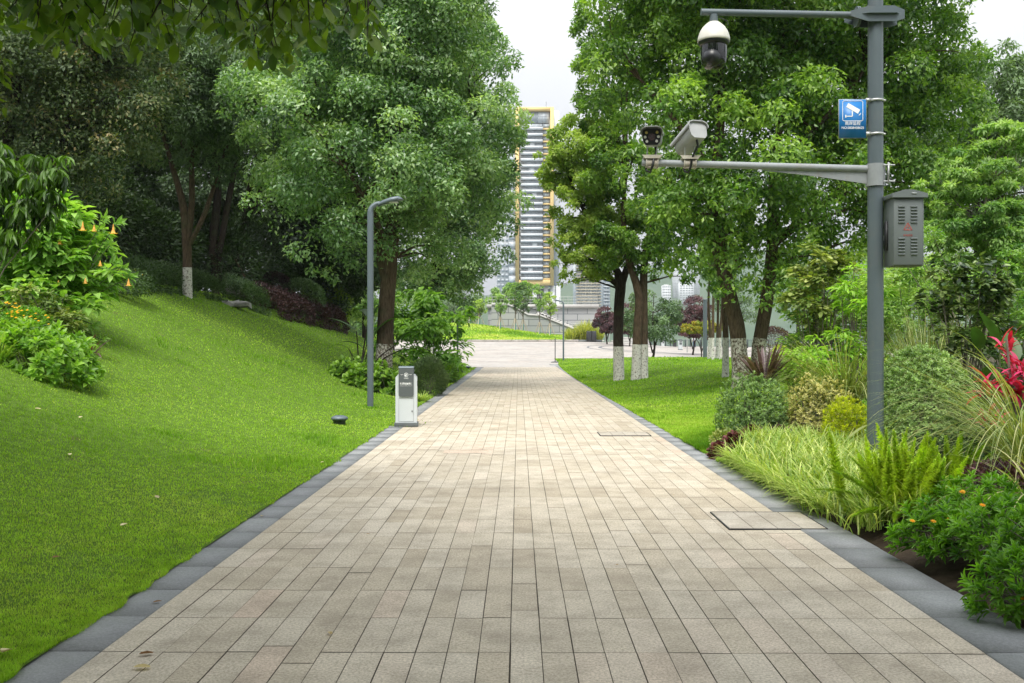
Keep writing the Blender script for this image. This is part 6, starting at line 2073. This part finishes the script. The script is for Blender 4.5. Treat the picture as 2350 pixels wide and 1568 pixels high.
# ------------------------------------------------------------------ towers
def tower(name, label, x0, x1, y0, y1, Y, floors, frame, left_dark=True, depth=16):
    a, b = V(x0, y1, Y), V(x1, y0, Y)
    X0, X1, Z0, Z1 = a.x, b.x, a.z, b.z
    gz = 0.0
    w, h = X1 - X0, Z1 - Z0
    root = thing(name, label, "building", ((X0 + X1) / 2, Y, gz))
    cf = w * .095
    MB().box(((X0 + X1) / 2, Y + depth / 2 + .8, (Z0 + Z1) / 2), (w - .4, depth, h - .4)).build("wall", M['bdark'], root)
    MB().box((X1 + .9, Y + depth / 2 + 2, (Z0 + Z1) / 2), (2.2, depth - 2, h - 1)).build("side_wall", M['bwhite'], root)
    fr_ = MB()
    fr_.box((X0 + cf / 2, Y + .4, (Z0 + Z1) / 2), (cf, 1.6, h))
    fr_.box((X1 - cf / 2, Y + .4, (Z0 + Z1) / 2), (cf, 1.6, h))
    fr_.box(((X0 + X1) / 2, Y + .4, Z1 - cf * .55), (w - 2 * cf, 1.58, cf * 1.1))
    fr_.box(((X0 + X1) / 2, Y + .4, Z0 + cf * .75), (w - 2 * cf, 1.58, cf * 1.5))
    fr_.build("frame", M[frame], root)
    xi0, xi1 = X0 + cf, X1 - cf
    xm = xi0 + (xi1 - xi0) * .76
    fh = (h - 2.6 * cf) / (floors + 2)
    zb = Z0 + 1.5 * cf
    for k in range(floors):
        z = zb + k * fh
        ba = MB()
        ba.box(((xi0 + .5 + xm) / 2, Y - .25, z + fh * .20), (xm - xi0 - .5, 1.5, fh * .40))
        ba.build("balcony", M['bwhite'], root)
        gl = MB()
        gl.box(((xi0 + xm) / 2, Y + .7, z + fh * .70), (xm - xi0 - .3, .5, fh * .56))
        wo = gl.build("window", M['bglass'], root)
        md = MB()
        for q in np.linspace(.08, .92, 6):
            md.box((xi0 + (xm - xi0) * q, Y + .42, z + fh * .70), (.12, .12, fh * .56))
        if k % 4 == 1:
            MB().box((xi0 + (xm - xi0) * random.uniform(.4, .85), Y - .1, z + fh * .68), (1.7, .4, fh * .5)).build("enclosed_balcony", M['bwhite'], root)
        md.build("mullion", M['bwhite'], wo)
        MB().box(((xm + xi1) / 2, Y + .45, z + fh * .62), (xi1 - xm - .4, .5, fh * .66)).build("window", M['bglass_pale'], root)
        MB().box(((xm + xi1) / 2 + .1, Y + .2, z + fh * .13), (xi1 - xm, .9, fh * .22)).build("spandrel", M[frame], root)
    z = zb + floors * fh
    MB().box(((xi0 + xm) / 2, Y + .6, z + fh * 1.0), (xm - xi0 - .2, .5, fh * 1.8)).build("window", M['bglass_pale'], root)
    po = MB().box(((xm + xi1) / 2 - 1.0, Y + .5, z + fh * 1.0), (xi1 - xm + 1.2, .5, fh * 1.7)).build("window", M['bglass'], root)
    md = MB()
    for q in (.33, .66):
        md.box((xm - 1.3 + (xi1 - xm + 1) * q, Y + .22, z + fh), (.12, .12, fh * 1.6))
        md.box(((xm + xi1) / 2 - 1.0, Y + .24, z + fh * (.2 + 1.6 * q)), (xi1 - xm + 1.1, .12, .1))
    md.build("mullion", M['bgrey'], po)
    # podium columns
    pc = MB()
    for q in (.03, .2, .5, .80, .97, 1.12):
        pc.box((X0 + w * q, Y + 2, Z0 / 2), (1.5, 1.5, Z0))
    pc.build("podium_column", M['bwhite'], root)
    MB().box(((X0 + X1) / 2, Y + 7, Z0 / 2 - .5), (w + 4, 7, Z0 - 1)).build("podium", M['bgrey'], root)
    return root, X0, X1, Z0, Z1


rt, X0, X1, Z0, Z1 = tower("yellow_framed_tower", "tall apartment tower framed in yellow with white balconies between the trees", 1183, 1271, 246, 655, 345, 25, 'yellow')
MB().tube([((X0 + X1) / 2 + 4.2, 352, Z1), ((X0 + X1) / 2 + 4.2, 352, Z1 + 3.6)], .12, 6).build("mast", M['bgrey'], rt)
ls = MB()
xl_ = V(1168, 500, 350).x
for k in range(20):
    ls.box(((xl_ + X0) / 2, 350, Z0 + 2 + k * 3.0), (X0 - xl_, 10, 2.4), tint=k / 20)
ls.build("side_wing", M['bglass'], rt)
sl = MB()
for k in range(21):
    sl.box(((xl_ + X0) / 2, 350.2, Z0 + .5 + k * 3.0), (X0 - xl_ - .2, 10.2, .55))
sl.build("floor_slab", M['bgrey'], rt)


def block(name, label, x0, x1, y0, Y, ybase, wall, floors, cols_, glass='bglass', band=None, group=None):
    a, b = V(x0, ybase, Y), V(x1, y0, Y)
    X0, X1, Z0, Z1 = a.x, b.x, a.z, b.z
    root = thing(name, label, "building", ((X0 + X1) / 2, Y, Z0), group)
    d = (X1 - X0) * .8
    MB().box(((X0 + X1) / 2, Y + d / 2, (Z0 + Z1) / 2), (X1 - X0, d, Z1 - Z0)).build("wall", M[wall], root)
    fh, cw = (Z1 - Z0) / floors, (X1 - X0) / cols_
    for k in range(floors):
        m_ = MB()
        for c in range(cols_):
            m_.box((X0 + cw * (c + .5), Y - .02, Z0 + fh * (k + .58)), (cw * .72, .3, fh * .55))
        m_.build("window_row", M[glass], root)
        if band:
            MB().box(((X0 + X1) / 2, Y - .5, Z0 + fh * (k + .14)), ((X1 - X0) * .9, 1.2, fh * .22)).build("balcony", M[band], root)
    MB().box(((X0 + X1) / 2, Y + d / 2, Z1 + .6), ((X1 - X0) * .5, d * .5, 1.2)).build("roof", M[wall], root)
    return root


block("apartment_block", "pale block with dark glass and cream balcony bands right of the yellow tower", 1318, 1383, 560, 430, 715, 'bwhite', 22, 5, 'bglass', 'cream')
block("apartment_block", "white apartment block behind the trunk pair's left tree, edge on", 1384, 1400, 540, 470, 715, 'bgrey', 22, 3, 'bglass', 'bwhite')
block("apartment_block", "grey white block left of the yellow tower behind the camphor crown", 1140, 1168, 440, 380, 720, 'bwhite', 24, 3, 'bglass')
for x0, x1, y0, Y, yb, fl_, lab in [(1545, 1566, 606, 1250, 672, 22, "hazy apartment slab on the far hillside, left of three"), (1569, 1590, 588, 1300, 668, 26, "hazy apartment slab on the far hillside, middle and tallest"),
                                      (1592, 1606, 600, 1280, 664, 24, "hazy apartment slab on the far hillside, right of three"), (1560, 1592, 648, 1180, 690, 10, "low pale building below the hillside slabs"),
                                      (1520, 1540, 655, 1220, 700, 9, "low hazy house row left of the hillside slabs")]:
    block("hillside_block", lab, x0, x1, y0, Y, yb + 12, 'bwhite', fl_, 5, 'bgrey', None, "buildings on the far hillside")

# ------------------------------------------------------------------ river and hills
m = MB()
m.sheet(np.array([[-1500., 3000.]] * 2), np.array([[201., 201.], [3000., 3000.]]), np.full((2, 2), -9.0))
tag(m.build("water", M['water']), kind="structure")
xs_ = np.linspace(-1400, 2400, 180)
ys_ = np.linspace(1050, 2300, 40)
X, Y = np.meshgrid(xs_, ys_)
Z = -10 + 150 * ss(1060, 1650, Y + 120 * vnoise(X, Y, .004)) * (.55 + .6 * vnoise(X, Y * .2, .0035)) * (.45 + .55 * ss(-200, 500, X)) + 26 * vnoise(X, Y, .03) * ss(1060, 1200, Y)
tag(MB().sheet(X, Y, Z).build("hills", M['hill'], smooth=True), kind="structure")

# ------------------------------------------------------------------ haze over the whole place
hm = MB().box((700, 1500, 110), (4700, 3140, 250))
hz, nt, b, out = mat_new("haze air")
nt.nodes.remove(b)
pv_ = nt.nodes.new("ShaderNodeVolumePrincipled")
pv_.inputs["Color"].default_value = (.86, .91, .97, 1)
pv_.inputs["Density"].default_value = .00022
pv_.inputs["Anisotropy"].default_value = .2
nt.links.new(pv_.outputs[0], out.inputs["Volume"])
tag(hm.build("haze", hz), "thin pale haze in the air over the river", "haze", kind="stuff")
